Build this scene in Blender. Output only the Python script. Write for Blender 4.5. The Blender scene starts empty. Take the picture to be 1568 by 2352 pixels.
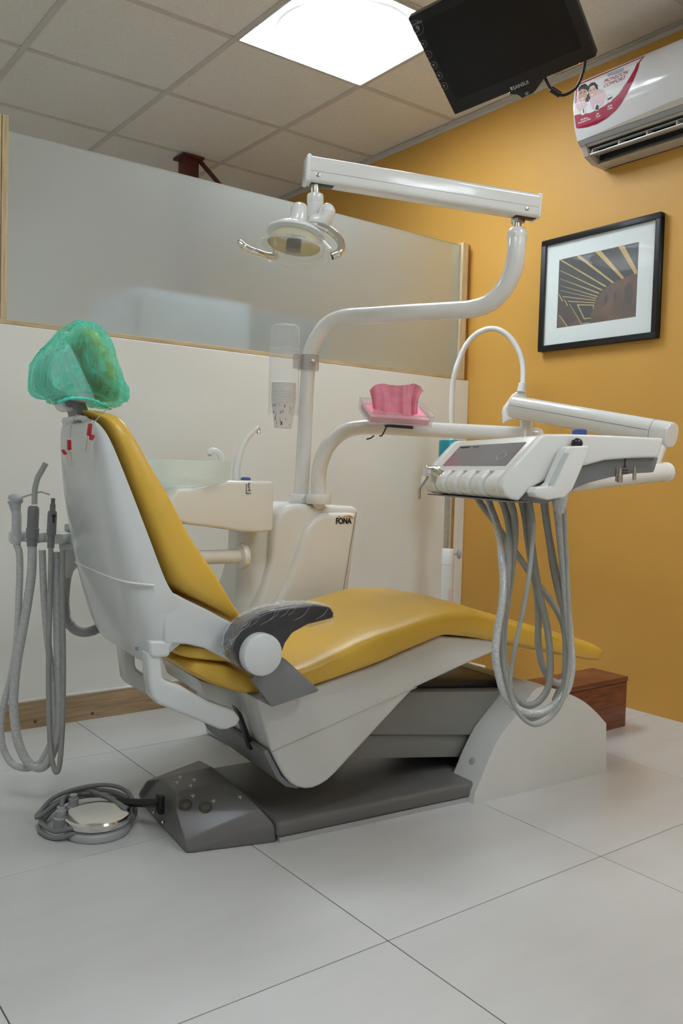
import bpy, bmesh, math, random
from mathutils import Vector, Matrix, noise
random.seed(7)
SC = bpy.context.scene
COL = SC.collection

# ------------------------------------------------------------------ camera, world, exposure
F_PX, IMG_W, IMG_H = 1971.856, 1568, 2352
cam_d = bpy.data.cameras.new('camera'); cam = bpy.data.objects.new('camera', cam_d); COL.objects.link(cam)
cam_d.sensor_fit = 'VERTICAL'; cam_d.sensor_height = 36.0; cam_d.lens = 36.0 * F_PX / IMG_H
cam_d.clip_start = 0.02
r0, r1, r2 = Vector((0.7996, -0.5999, 0.0288)), Vector((0.0045, 0.0539, 0.9985)), Vector((-0.6006, -0.7983, 0.0458))
cam.matrix_world = Matrix(((r0.x, r1.x, r2.x, 0), (r0.y, r1.y, r2.y, 0), (r0.z, r1.z, r2.z, 0.85), (0, 0, 0, 1)))
SC.camera = cam
wd = bpy.data.worlds.new('world'); SC.world = wd; wd.use_nodes = True
wd.node_tree.nodes['Background'].inputs[0].default_value = (0.75, 0.8, 0.9, 1)
wd.node_tree.nodes['Background'].inputs[1].default_value = 0.05
vs = SC.view_settings
vs.view_transform = 'Standard'; vs.look = 'None'; vs.gamma = 1.0; vs.use_curve_mapping = False
vs.exposure = 0.34
LAMP = 36.0        # radiance of the fluorescent ceiling panels

CX0, CY0, CEIL = 1.6277, 2.9137, 2.466   # ceiling grid
# ------------------------------------------------------------------ materials
def lin(c):
    return tuple(((x / 255) / 12.92 if x / 255 <= 0.04045 else ((x / 255 + 0.055) / 1.055) ** 2.4) for x in c)

def mat(name, col, rough=0.4, metal=0.0, var=0.06, scale=6.0, bump=0.0, bscale=200.0, spec=0.5, coat=0.0,
        trans=0.0, alpha=1.0, emit=None, estr=0.0, ior=1.45, sss=0.0, stretch=None, col2=None, detail=4.0):
    m = bpy.data.materials.new(name); m.use_nodes = True
    nt = m.node_tree; N = nt.nodes; L = nt.links
    b = N['Principled BSDF']
    tc = N.new('ShaderNodeTexCoord'); mp = N.new('ShaderNodeMapping')
    if stretch: mp.inputs['Scale'].default_value = stretch
    L.new(tc.outputs['Object'], mp.inputs[0])
    nz = N.new('ShaderNodeTexNoise'); nz.inputs['Scale'].default_value = scale; nz.inputs['Detail'].default_value = detail
    L.new(mp.outputs[0], nz.inputs['Vector'])
    rp = N.new('ShaderNodeValToRGB'); rp.color_ramp.elements[0].position = 0.3; rp.color_ramp.elements[1].position = 0.7
    c2 = col2 or tuple(x * (1 - var) for x in col)
    rp.color_ramp.elements[0].color = (*c2, 1)
    rp.color_ramp.elements[1].color = (*(min(1, x * (1 + var)) for x in col), 1)
    L.new(nz.outputs['Fac'], rp.inputs[0]); L.new(rp.outputs[0], b.inputs['Base Color'])
    b.inputs['Roughness'].default_value = rough; b.inputs['Metallic'].default_value = metal
    b.inputs['Specular IOR Level'].default_value = spec; b.inputs['IOR'].default_value = ior
    b.inputs['Coat Weight'].default_value = coat; b.inputs['Coat Roughness'].default_value = 0.08
    b.inputs['Transmission Weight'].default_value = trans; b.inputs['Alpha'].default_value = alpha
    if emit:
        b.inputs['Emission Color'].default_value = (*emit, 1); b.inputs['Emission Strength'].default_value = estr
    if bump > 0:
        n2 = N.new('ShaderNodeTexNoise'); n2.inputs['Scale'].default_value = bscale; n2.inputs['Detail'].default_value = 3
        L.new(mp.outputs[0], n2.inputs['Vector'])
        bp = N.new('ShaderNodeBump'); bp.inputs['Strength'].default_value = bump; bp.inputs['Distance'].default_value = 0.002
        L.new(n2.outputs['Fac'], bp.inputs['Height']); L.new(bp.outputs[0], b.inputs['Normal'])
    m['p'] = 1
    return m

M = {}
M['wall_white'] = mat('white_wall_paint', (0.86, 0.85, 0.82), 0.6, var=0.02, scale=2)
M['cream'] = mat('cream_paint', (0.88, 0.88, 0.82), 0.55, var=0.03, scale=2, bump=0.08, bscale=60)
M['orange'] = mat('orange_paint', (0.67, 0.36, 0.072), 0.5, var=0.05, scale=1.6, bump=0.15, bscale=120)
M['orange_dark'] = mat('orange_trim_paint', (0.45, 0.19, 0.03), 0.5)
M['ceil_tile'] = mat('mineral_fibre_tile', (0.86, 0.81, 0.73), 0.9, var=0.04, scale=90, bump=0.5, bscale=260, spec=0.1)
M['tbar'] = mat('ceiling_grid_metal', (0.66, 0.60, 0.53), 0.5, var=0.03)
M['tile'] = mat('vitrified_tile', (0.60, 0.60, 0.59), 0.2, var=0.03, scale=3.0, bump=0.03, bscale=400, spec=0.45, stretch=(1, 4, 1))
M['grout'] = mat('dark_grout', (0.10, 0.085, 0.07), 0.9)
M['wood'] = mat('pale_wood', (0.62, 0.47, 0.28), 0.5, var=0.2, scale=9, stretch=(1, 12, 12), bump=0.1)
M['wood_post'] = mat('pale_wood_upright', (0.66, 0.52, 0.31), 0.5, var=0.2, scale=9, stretch=(14, 14, 1), bump=0.1)
M['wood_base'] = mat('oak_laminate', (0.43, 0.30, 0.17), 0.42, var=0.25, scale=7, stretch=(1, 9, 14))
M['knot'] = mat('wood_knot', (0.17, 0.10, 0.045), 0.5)
M['caulk'] = mat('white_caulk', (0.75, 0.74, 0.7), 0.6)
M['white'] = mat('white_plastic', (0.65, 0.675, 0.67), 0.22, var=0.02, coat=0.25)
M['warm'] = mat('warm_white_plastic', (0.66, 0.66, 0.63), 0.28, var=0.02, coat=0.2)
M['unit_white'] = mat('unit_white_plastic', (0.80, 0.795, 0.75), 0.25, var=0.02, coat=0.25)
M['enamel'] = mat('white_enamel_tube', (0.80, 0.80, 0.77), 0.16, var=0.02, coat=0.4)
M['mustard'] = mat('mustard_vinyl', (0.71, 0.435, 0.060), 0.33, var=0.05, scale=4, bump=0.12, bscale=420, spec=0.5)
M['dgrey'] = mat('dark_grey_plastic', (0.155, 0.150, 0.148), 0.33, var=0.06, bump=0.05, bscale=500)
M['mgrey'] = mat('mid_grey_plastic', (0.215, 0.215, 0.22), 0.38, var=0.05)
M['liftgrey'] = mat('lift_arm_grey', (0.235, 0.235, 0.22), 0.45, var=0.04)
M['lgrey'] = mat('light_grey_plastic', (0.42, 0.43, 0.44), 0.4, var=0.05)
M['pedal_hose'] = mat('dark_grey_hose', (0.21, 0.21, 0.215), 0.3, var=0.06)
M['hose'] = mat('grey_hose_rubber', (0.33, 0.33, 0.305), 0.42, var=0.08, scale=25)
M['wrap'] = mat('plastic_film_hose', (0.50, 0.51, 0.50), 0.18, var=0.12, scale=170, bump=1.0, bscale=260, coat=0.7)
M['black'] = mat('black_plastic', (0.012, 0.012, 0.013), 0.35, var=0.1)
M['armpad'] = mat('dark_grey_pad', (0.035, 0.034, 0.037), 0.3, var=0.15, scale=30, coat=0.3)
M['chrome'] = mat('chrome', (0.78, 0.77, 0.75), 0.12, metal=1.0, var=0.02)
M['steel'] = mat('brushed_steel', (0.55, 0.52, 0.47), 0.28, metal=1.0, var=0.1, scale=40)
M['green'] = mat('green_disposable_cap', (0.08, 0.62, 0.46), 0.7, var=0.35, scale=14)
M['red'] = mat('red_vinyl', (0.42, 0.012, 0.02), 0.4)
M['blue'] = mat('blue_button', (0.05, 0.10, 0.32), 0.4)
M['teal'] = mat('teal_anodised', (0.03, 0.30, 0.37), 0.3, metal=0.6, var=0.05)
M['pink'] = mat('pink_paper', (0.92, 0.36, 0.46), 0.85, var=0.08, scale=40, bump=0.3, bscale=300, spec=0.1)
M['mahog'] = mat('mahogany_laminate', (0.19, 0.058, 0.03), 0.35, var=0.35, scale=6, stretch=(2, 2, 18))
M['screen'] = mat('black_screen', (0.006, 0.006, 0.007), 0.32, var=0.1, spec=0.3)
M['bezel'] = mat('black_bezel', (0.010, 0.010, 0.011), 0.28, var=0.1, spec=0.4)
M['print_grey'] = mat('pale_print', (0.42, 0.42, 0.42), 0.5)
M['print_white'] = mat('white_print', (0.85, 0.85, 0.85), 0.5)
M['print_black'] = mat('black_print', (0.02, 0.02, 0.02), 0.5)
M['print_red'] = mat('crimson_print', (0.40, 0.012, 0.055), 0.3)
M['print_pink'] = mat('pale_pink_print', (0.75, 0.55, 0.58), 0.3)
M['print_blue'] = mat('pale_blue_print', (0.45, 0.55, 0.68), 0.3)
M['print_skin'] = mat('skin_print', (0.58, 0.33, 0.25), 0.3)
M['print_skin2'] = mat('pale_skin_print', (0.70, 0.46, 0.38), 0.3)
M['print_orange'] = mat('orange_print', (0.75, 0.30, 0.03), 0.4)
M['led'] = mat('red_led', (0.8, 0.05, 0.05), 0.4, emit=(1, 0.03, 0.03), estr=4)
M['paper'] = mat('white_paper_cup', (0.82, 0.80, 0.77), 0.6, var=0.02)
M['mat_board'] = mat('white_mat_board', (0.80, 0.86, 0.84), 0.7, var=0.01)
M['frame'] = mat('black_picture_frame', (0.010, 0.010, 0.011), 0.5)
M['art_dark'] = mat('art_near_black', (0.012, 0.012, 0.013), 0.4)
M['art_brown'] = mat('art_brown', (0.10, 0.045, 0.018), 0.4, var=0.45, scale=14)
M['art_dbrown'] = mat('art_dark_brown', (0.045, 0.018, 0.012), 0.4, var=0.3, scale=14)
M['art_gold'] = mat('art_gold', (0.56, 0.38, 0.12), 0.4, var=0.15, scale=20)
M['display'] = mat('purple_grey_display', (0.19, 0.165, 0.175), 0.12, var=0.08, coat=0.6)
M['ac_white'] = mat('ac_white_gloss', (0.78, 0.77, 0.77), 0.14, var=0.01, coat=0.5)
M['ac_grey'] = mat('ac_grey_strip', (0.33, 0.33, 0.33), 0.35)
M['ac_taupe'] = mat('ac_taupe_strip', (0.55, 0.50, 0.43), 0.35)
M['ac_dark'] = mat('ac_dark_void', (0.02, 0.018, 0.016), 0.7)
M['strip'] = mat('handle_keypad', (0.50, 0.57, 0.55), 0.3)
M['olive'] = mat('olive_rubber', (0.075, 0.07, 0.05), 0.6)
M['maroon'] = mat('maroon_painted_steel', (0.10, 0.022, 0.02), 0.5)
M['cabinet_blue'] = mat('blue_grey_laminate', (0.50, 0.60, 0.68), 0.5)
M['cabinet_teal'] = mat('slate_laminate', (0.16, 0.21, 0.23), 0.5)
M['dgreen'] = mat('yellow_reflector', (0.75, 0.60, 0.22), 0.2, metal=0.3, var=0.3, scale=12)
M['cone'] = mat('translucent_white_cone', (0.82, 0.84, 0.82), 0.3, trans=0.0)
M['panel_dimmed'] = mat('dimmed_fluorescent_diffuser', (0.9, 0.9, 0.9), 0.6, emit=(0.89, 1.0, 1.10), estr=LAMP * 0.56)  # off-frame lights turned down so the main panel's shadows dominate
M['panel'] = mat('fluorescent_diffuser', (0.9, 0.9, 0.9), 0.6, emit=(0.89, 1.0, 1.10), estr=LAMP)

def clear(name, col, rough, mixT, ior=1.3):
    """clear plastic / glass: glossy + see-through"""
    m = bpy.data.materials.new(name); m.use_nodes = True
    nt = m.node_tree; N = nt.nodes; L = nt.links
    for n in list(N): N.remove(n)
    out = N.new('ShaderNodeOutputMaterial'); tr = N.new('ShaderNodeBsdfTransparent'); gl = N.new('ShaderNodeBsdfPrincipled')
    nz = N.new('ShaderNodeTexNoise'); nz.inputs['Scale'].default_value = 18
    mr = N.new('ShaderNodeMapRange'); mr.inputs['To Min'].default_value = mixT - 0.015; mr.inputs['To Max'].default_value = mixT + 0.015
    lw = N.new('ShaderNodeLayerWeight'); lw.inputs['Blend'].default_value = 0.5
    pw = N.new('ShaderNodeMath'); pw.operation = 'POWER'; pw.inputs[1].default_value = 4.0; L.new(lw.outputs['Facing'], pw.inputs[0])
    fr = N.new('ShaderNodeMath'); fr.operation = 'MULTIPLY_ADD'; fr.inputs[1].default_value = 0.55; fr.inputs[2].default_value = (ior - 1) * 0.09; L.new(pw.outputs[0], fr.inputs[0])
    mx = N.new('ShaderNodeMath'); mx.operation = 'ADD'; mx.use_clamp = True
    gl.inputs['Base Color'].default_value = (*col, 1); gl.inputs['Roughness'].default_value = rough
    tr.inputs[0].default_value = (*(min(1, 0.55 + 0.45 * c / max(col)) for c in col), 1)
    mix = N.new('ShaderNodeMixShader')
    L.new(nz.outputs['Fac'], mr.inputs['Value']); L.new(mr.outputs[0], mx.inputs[0]); L.new(fr.outputs[0], mx.inputs[1])
    L.new(mx.outputs[0], mix.inputs[0]); L.new(tr.outputs[0], mix.inputs[1]); L.new(gl.outputs[0], mix.inputs[2])
    L.new(mix.outputs[0], out.inputs[0])
    return m
M['acrylic'] = clear('clear_acrylic', (0.85, 0.86, 0.87), 0.08, 0.16)
M['smoky'] = clear('smoky_acrylic', (0.45, 0.42, 0.42), 0.15, 0.35)
M['film'] = clear('cling_film', (0.8, 0.8, 0.8), 0.08, 0.07, 1.5)
M['lens'] = clear('lamp_lens', (0.9, 0.92, 0.92), 0.06, 0.14, 1.4)
M['bowl'] = clear('frosted_bowl_glass', (0.90, 0.96, 0.94), 0.2, 0.34)
M['picglass'] = clear('picture_glass', (0.9, 0.9, 0.9), 0.02, 0.0 + 0.02, 1.45)

def cap_material():
    m = bpy.data.materials.new('green_nonwoven_cap'); m.use_nodes = True
    nt = m.node_tree; N = nt.nodes; L = nt.links
    for n in list(N): N.remove(n)
    out = N.new('ShaderNodeOutputMaterial'); tr = N.new('ShaderNodeBsdfTransparent')
    df = N.new('ShaderNodeBsdfDiffuse'); tl = N.new('ShaderNodeBsdfTranslucent'); a = N.new('ShaderNodeMixShader'); b = N.new('ShaderNodeMixShader')
    tc = N.new('ShaderNodeTexCoord'); mp = N.new('ShaderNodeMapping'); mp.inputs['Scale'].default_value = (1, 1, 0.35)
    nz = N.new('ShaderNodeTexNoise'); nz.inputs['Scale'].default_value = 34; nz.inputs['Detail'].default_value = 5; nz.inputs['Distortion'].default_value = 1.2
    mr = N.new('ShaderNodeMapRange'); mr.inputs['From Min'].default_value = 0.35; mr.inputs['From Max'].default_value = 0.65
    mr.inputs['To Min'].default_value = 0.07; mr.inputs['To Max'].default_value = 0.72
    L.new(tc.outputs['Object'], mp.inputs[0]); L.new(mp.outputs[0], nz.inputs['Vector']); L.new(nz.outputs['Fac'], mr.inputs['Value'])
    df.inputs[0].default_value = (0.19, 0.84, 0.67, 1); tl.inputs[0].default_value = (0.19, 0.84, 0.67, 1)
    tr.inputs[0].default_value = (0.72, 0.98, 0.90, 1)
    a.inputs[0].default_value = 0.4
    L.new(df.outputs[0], a.inputs[1]); L.new(tl.outputs[0], a.inputs[2])
    L.new(mr.outputs[0], b.inputs[0]); L.new(tr.outputs[0], b.inputs[1]); L.new(a.outputs[0], b.inputs[2]); L.new(b.outputs[0], out.inputs[0])
    return m
M['cap'] = cap_material()

def frosted():
    m = bpy.data.materials.new('frosted_glass'); m.use_nodes = True
    nt = m.node_tree; N = nt.nodes; L = nt.links
    for n in list(N): N.remove(n)
    out = N.new('ShaderNodeOutputMaterial'); df = N.new('ShaderNodeBsdfDiffuse'); gl = N.new('ShaderNodeBsdfGlossy')
    rf = N.new('ShaderNodeBsdfRefraction'); a = N.new('ShaderNodeMixShader'); b = N.new('ShaderNodeMixShader')
    nz = N.new('ShaderNodeTexNoise'); nz.inputs['Scale'].default_value = 600
    mr = N.new('ShaderNodeMapRange'); mr.inputs['To Min'].default_value = 0.30; mr.inputs['To Max'].default_value = 0.36
    L.new(nz.outputs['Fac'], mr.inputs['Value'])
    df.inputs[0].default_value = (0.72, 0.75, 0.73, 1)
    rf.inputs[0].default_value = (0.93, 0.96, 0.94, 1); rf.inputs['Roughness'].default_value = 0.48; rf.inputs['IOR'].default_value = 1.12
    gl.inputs['Roughness'].default_value = 0.35; gl.inputs[0].default_value = (0.8, 0.8, 0.8, 1)
    L.new(mr.outputs[0], a.inputs[0]); L.new(rf.outputs[0], a.inputs[1]); L.new(df.outputs[0], a.inputs[2])
    b.inputs[0].default_value = 0.05
    L.new(a.outputs[0], b.inputs[1]); L.new(gl.outputs[0], b.inputs[2]); L.new(b.outputs[0], out.inputs[0])
    return m
M['frost'] = frosted()

def perforated():
    m = mat('perforated_disc', (0.8, 0.8, 0.8), 0.5, emit=(0.92, 1.0, 1.06), estr=1.0)
    nt = m.node_tree; N = nt.nodes; L = nt.links; b = N['Principled BSDF']
    tc = N.new('ShaderNodeTexCoord'); vo = N.new('ShaderNodeTexVoronoi'); vo.inputs['Scale'].default_value = 120; vo.inputs['Randomness'].default_value = 0.0
    L.new(tc.outputs['Object'], vo.inputs['Vector'])
    mr = N.new('ShaderNodeMapRange'); mr.inputs['From Min'].default_value = 0.25; mr.inputs['From Max'].default_value = 0.45
    mr.inputs['To Min'].default_value = 1.1; mr.inputs['To Max'].default_value = 0.36
    L.new(vo.outputs['Distance'], mr.inputs['Value'])
    # painted glow: emission rises toward the middle, imitating tubes behind it
    sb = N.new('ShaderNodeVectorMath'); sb.operation = 'DISTANCE'; sb.inputs[1].default_value = (CX0 + .3, CY0 - .3, CEIL)
    L.new(tc.outputs['Object'], sb.inputs[0])
    rr = N.new('ShaderNodeMapRange'); rr.inputs['From Min'].default_value = 0.16; rr.inputs['From Max'].default_value = 0.265; rr.inputs['To Min'].default_value = 22.0; rr.inputs['To Max'].default_value = 1.0
    L.new(sb.outputs['Value'], rr.inputs['Value'])
    ml = N.new('ShaderNodeMath'); ml.operation = 'MULTIPLY'; L.new(mr.outputs[0], ml.inputs[0]); L.new(rr.outputs[0], ml.inputs[1])
    L.new(ml.outputs[0], b.inputs['Emission Strength'])
    return m
M['perf'] = perforated()

# ------------------------------------------------------------------ geometry helpers
def V3(*a): return Vector(a)

def loft(bm, rings, cap=True, closed_ring=True):
    vr = [[bm.verts.new(p) for p in r] for r in rings]
    n = len(vr[0])
    for a, b in zip(vr[:-1], vr[1:]):
        for i in range(n if closed_ring else n - 1):
            j = (i + 1) % n
            try: bm.faces.new((a[i], a[j], b[j], b[i]))
            except ValueError: pass
    if cap:
        for r in (vr[0], vr[-1]):
            try: bm.faces.new(r)
            except ValueError: pass
    return vr

def prism(bm, pts, off):
    off = Vector(off)
    return loft(bm, [[Vector(p) for p in pts], [Vector(p) + off for p in pts]])

def box(bm, c, s, ax=None):
    c = Vector(c)
    X, Y, Z = ax or (Vector((1, 0, 0)), Vector((0, 1, 0)), Vector((0, 0, 1)))
    X, Y, Z = Vector(X) * s[0] / 2, Vector(Y) * s[1] / 2, Vector(Z) * s[2] / 2
    lo = [c - X - Y - Z, c + X - Y - Z, c + X + Y - Z, c - X + Y - Z]
    return loft(bm, [lo, [p + 2 * Z for p in lo]])

def bx(bm, a, b):
    a, b = Vector(a), Vector(b)
    return box(bm, (a + b) / 2, (abs(b.x - a.x), abs(b.y - a.y), abs(b.z - a.z)))

def smooth_path(pts, n=8):
    P = [Vector(p) for p in pts]
    if len(P) < 3: return P
    out = []
    Q = [P[0] * 2 - P[1]] + P + [P[-1] * 2 - P[-2]]
    for i in range(1, len(Q) - 2):
        p0, p1, p2, p3 = Q[i - 1:i + 3]
        for k in range(n):
            t = k / n
            out.append(0.5 * ((2 * p1) + (p2 - p0) * t + (2 * p0 - 5 * p1 + 4 * p2 - p3) * t * t + (3 * p1 - p0 - 3 * p2 + p3) * t ** 3))
    out.append(P[-1])
    return out

def tube(bm, pts, r, seg=14, n=8, rnd=False, smooth=True, closed=False):
    P = smooth_path(pts, n) if smooth else [Vector(p) for p in pts]
    m = len(P)
    R = (lambda t: r) if not callable(r) else r
    T = []
    for i in range(m):
        d = P[min(i + 1, m - 1)] - P[max(i - 1, 0)]
        T.append(d.normalized() if d.length > 1e-9 else Vector((0, 0, 1)))
    up = Vector((0, 0, 1)) if abs(T[0].z) < 0.9 else Vector((1, 0, 0))
    nrm = (up - T[0] * up.dot(T[0])).normalized()
    rings = []
    for i in range(m):
        nrm = (nrm - T[i] * nrm.dot(T[i])).normalized(); bn = T[i].cross(nrm)
        rr = R(i / (m - 1))
        rings.append([P[i] + (nrm * math.cos(2 * math.pi * k / seg) + bn * math.sin(2 * math.pi * k / seg)) * rr for k in range(seg)])
    if rnd:
        def capr(ring, c, d, rr):
            o = []
            for a in (30, 60, 80):
                s, h = math.cos(math.radians(a)), math.sin(math.radians(a))
                o.append([c + (p - c) * s + d * rr * h for p in ring])
            return o
        rings = capr(rings[0], P[0], -T[0], R(0))[::-1] + rings + capr(rings[-1], P[-1], T[-1], R(1))
    return loft(bm, rings)

def lathe(bm, o, axis, prof, seg=28, cap=True):
    """prof: list of (radius, height along axis)"""
    o, ax = Vector(o), Vector(axis).normalized()
    up = Vector((0, 0, 1)) if abs(ax.z) < 0.9 else Vector((1, 0, 0))
    e1 = (up - ax * up.dot(ax)).normalized(); e2 = ax.cross(e1)
    rings = [[o + ax * h + (e1 * math.cos(2 * math.pi * k / seg) + e2 * math.sin(2 * math.pi * k / seg)) * max(r, 1e-5) for k in range(seg)] for r, h in prof]
    return loft(bm, rings, cap)

def se(c, p): return math.copysign(abs(c) ** p, c)

def clean(bm, bevel=0, segs=2, ang=30):
    bmesh.ops.remove_doubles(bm, verts=bm.verts[:], dist=1e-6)
    bmesh.ops.recalc_face_normals(bm, faces=bm.faces[:])
    if bevel:
        es = [e for e in bm.edges if len(e.link_faces) == 2 and e.calc_face_angle(0) > math.radians(ang)]
        bmesh.ops.bevel(bm, geom=es, offset=bevel, segments=segs, profile=0.6, affect='EDGES', clamp_overlap=True)
        bmesh.ops.recalc_face_normals(bm, faces=bm.faces[:])

def obj(name, bm, material, parent=None, bevel=0, segs=2, ang=30, smooth=40, cleanup=True):
    if cleanup: clean(bm, bevel, segs, ang)
    me = bpy.data.meshes.new(name)
    bm.to_mesh(me); bm.free()
    for mm in (material if isinstance(material, (list, tuple)) else [material]):
        me.materials.append(M[mm] if isinstance(mm, str) else mm)
    if smooth:
        me.shade_smooth(); me.set_sharp_from_angle(angle=math.radians(smooth))
    o = bpy.data.objects.new(name, me); COL.objects.link(o)
    if parent: setp(o, parent)
    return o

def wmat(o):
    m = Matrix.LocRotScale(o.location, o.rotation_euler, o.scale)
    return wmat(o.parent) @ o.matrix_parent_inverse @ m if o.parent else m

def setp(o, parent):
    o.parent = parent; o.matrix_parent_inverse = wmat(parent).inverted()

def B(): return bmesh.new()

def thing(name, label, cat, loc, group=None):
    o = bpy.data.objects.new(name, None); COL.objects.link(o); o.location = loc; o.empty_display_size = 0.05
    return tag(o, label, cat, group)

def tag(o, label, cat, group=None):
    o['label'] = label; o['category'] = cat
    if group: o['group'] = group
    return o

def struct(name, bm, material, parent=None, **k):
    o = obj(name, bm, material, parent, **k)
    if parent is None: o['kind'] = 'structure'
    return o

def copy_tree(o, delta, parent=None):
    c = o.copy(); COL.objects.link(c)
    if parent is None: c.location = o.location + Vector(delta)
    else: c.parent = parent; c.matrix_parent_inverse = o.matrix_parent_inverse
    for ch in o.children: copy_tree(ch, delta, c)
    return c

def text_mesh(name, s, size, o, ex, ey, material, parent, extrude=0.0003, align='LEFT', shear=0.0, bold=0.0, sx=1.0):
    """flat lettering: origin o, reading direction ex, letters' up direction ey"""
    cu = bpy.data.curves.new('lettering', 'FONT'); cu.body = s; cu.size = size; cu.extrude = extrude; cu.align_x = align; cu.shear = shear; cu.offset = bold
    cu.space_line = 0.9
    to = bpy.data.objects.new('lettering', cu); COL.objects.link(to)
    dg = bpy.context.evaluated_depsgraph_get(); dg.update()
    me = bpy.data.meshes.new_from_object(to.evaluated_get(dg))
    bpy.data.objects.remove(to); bpy.data.curves.remove(cu)
    ex, ey = Vector(ex).normalized(), Vector(ey).normalized(); ez = ex.cross(ey).normalized()
    o = Vector(o)
    for v in me.vertices:
        v.co = o + ex * v.co.x * sx + ey * v.co.y + ez * v.co.z
    me.name = name; me.materials.clear(); me.materials.append(M[material])
    ob = bpy.data.objects.new(name, me); COL.objects.link(ob)
    if parent: setp(ob, parent)
    return ob

# ------------------------------------------------------------------ ROOM
CEIL = 2.466; XR = 2.79; YB = 2.78; XL = -1.6; YF = -2.0; YFAR = 5.3; YP = 2.835
TX0, TY0, TP = 1.0046, 1.1573, 0.6279
b = B(); bx(b, (XL, YF, -0.08), (XR + 0.1, YFAR, -0.0015)); floor = struct('floor', b, 'grout', bevel=0)
tile_me = None
for i in range(-5, 3):
    for j in range(-6, 7):
        x0, y0 = TX0 + i * TP, TY0 + j * TP
        xa, xb, ya, yb = max(x0 + .0011, XL), min(x0 + TP - .0011, XR), max(y0 + .0011, YF), min(y0 + TP - .0011, YFAR)
        if xb - xa < 0.02 or yb - ya < 0.02: continue
        full = xb - xa > TP - .003 and yb - ya > TP - .003
        if full and tile_me:
            o = bpy.data.objects.new('floor_tile', tile_me); COL.objects.link(o); o.location = (x0 - tx, y0 - ty, 0); setp_loc = o.location.copy(); setp(o, floor)
        else:
            b = B(); bx(b, (xa, ya, -0.01), (xb, yb, 0)); o = obj('floor_tile', b, 'tile', floor, bevel=0.0006, segs=1, smooth=0)
            if full: tile_me = o.data; tx, ty = x0, y0
# ceiling: slab, tiles, T-bars
CX0, CY0 = 1.6277, 2.9137
b = B(); bx(b, (XL, YF, CEIL + 0.05), (XR + 0.1, YFAR, CEIL + 0.12)); ceiling = struct('ceiling', b, 'tbar')
LIGHTS = {(0, -1), (0, -5), (-3, -4), (-3, 1), (-1, -7)}
ct_me = None
for i in range(-6, 3):
    for j in range(-9, 5):
        if (i, j) in LIGHTS: continue
        x0, y0 = CX0 + .6 * i, CY0 + .6 * j
        xa, xb, ya, yb = max(x0 + .004, XL), min(x0 + .596, XR), max(y0 + .004, YF), min(y0 + .596, YFAR)
        if xb - xa < .02 or yb - ya < .02: continue
        full = xb - xa > .59 and yb - ya > .59
        if full and ct_me:
            o = bpy.data.objects.new('ceiling_tile', ct_me); COL.objects.link(o); o.location = (x0 - cxo, y0 - cyo, 0); setp(o, ceiling)
        else:
            b = B(); bx(b, (xa, ya, CEIL + .004), (xb, yb, CEIL + .02)); o = obj('ceiling_tile', b, 'ceil_tile', ceiling, smooth=0)
            if full: ct_me = o.data; cxo, cyo = x0, y0
for i in range(-5, 2 + 1):
    x = CX0 + .6 * i
    if XL < x < XR: b = B(); bx(b, (x - .012, YF, CEIL - .001), (x + .012, YFAR, CEIL + .03)); obj('ceiling_bar', b, 'tbar', ceiling, smooth=0)
for j in range(-8, 5):
    y = CY0 + .6 * j
    if YF < y < YFAR:
        for i in range(-6, 3):
            xa, xb = max(CX0 + .6 * i + .012, XL), min(CX0 + .6 * i + .588, XR)
            if xb - xa > .02: b = B(); bx(b, (xa, y - .012, CEIL), (xb, y + .012, CEIL + .03)); obj('ceiling_bar', b, 'tbar', ceiling, smooth=0)
b = B(); bx(b, (XR - .022, YF, CEIL - .003), (XR, YFAR, CEIL)); bx(b, (XR - .002, YF, CEIL - .02), (XR, YFAR, CEIL)); struct('trim_1', b, 'tbar', smooth=0)
# walls
b = B(); bx(b, (XR, YF, 0), (XR + .1, YFAR, CEIL + .05)); struct('wall_right', b, 'orange', smooth=0)
b = B(); bx(b, (XL - .1, YF, 0), (XL, YFAR, CEIL + .05)); struct('wall_left', b, 'wall_white', smooth=0)
b = B(); bx(b, (XL, YF - .1, 0), (XR, YF, CEIL + .05)); struct('wall_front', b, 'wall_white', smooth=0)
b = B(); bx(b, (XL, YFAR, 0), (XR, YFAR + .1, CEIL + .05)); struct('wall_far', b, 'wall_white', smooth=0)
ZS = 1.281
b = B(); bx(b, (XL, YB, 0), (XR, YB + .075, ZS)); struct('wall_back', b, 'cream', bevel=.003, segs=1)
# wooden glazing frame on the low wall, two panes
b = B(); bx(b, (XL, YB + .001, ZS), (2.762, YB + .07, ZS + .014)); struct('trim_2', b, 'wood', bevel=.001, segs=1)
b = B(); bx(b, (.735, YB + .004, ZS + .014), (.752, YB + .07, 1.915)); bx(b, (.7535, YB + .002, ZS + .014), (.772, YB + .07, 1.915)); struct('trim_3', b, 'wood_post', bevel=.001, segs=1)
b = B(); bx(b, (2.728, YB + .004, ZS + .014), (2.763, YB + .07, 1.888)); struct('trim_4', b, 'wood_post', bevel=.001, segs=1)
b = B(); bx(b, (2.7645, YB + .02, ZS + .0), (XR - .0005, YB + .07, 1.888)); struct('trim_5', b, 'orange_dark', bevel=.001, segs=1)
b = B(); bx(b, (.770, YB + .018, ZS + .010), (2.730, YB + .028, 1.878)); struct('window_1', b, 'frost', smooth=0)
b = B(); bx(b, (XL, YB + .018, ZS + .010), (.737, YB + .028, 1.878)); struct('window_2', b, 'frost', smooth=0)
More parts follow.
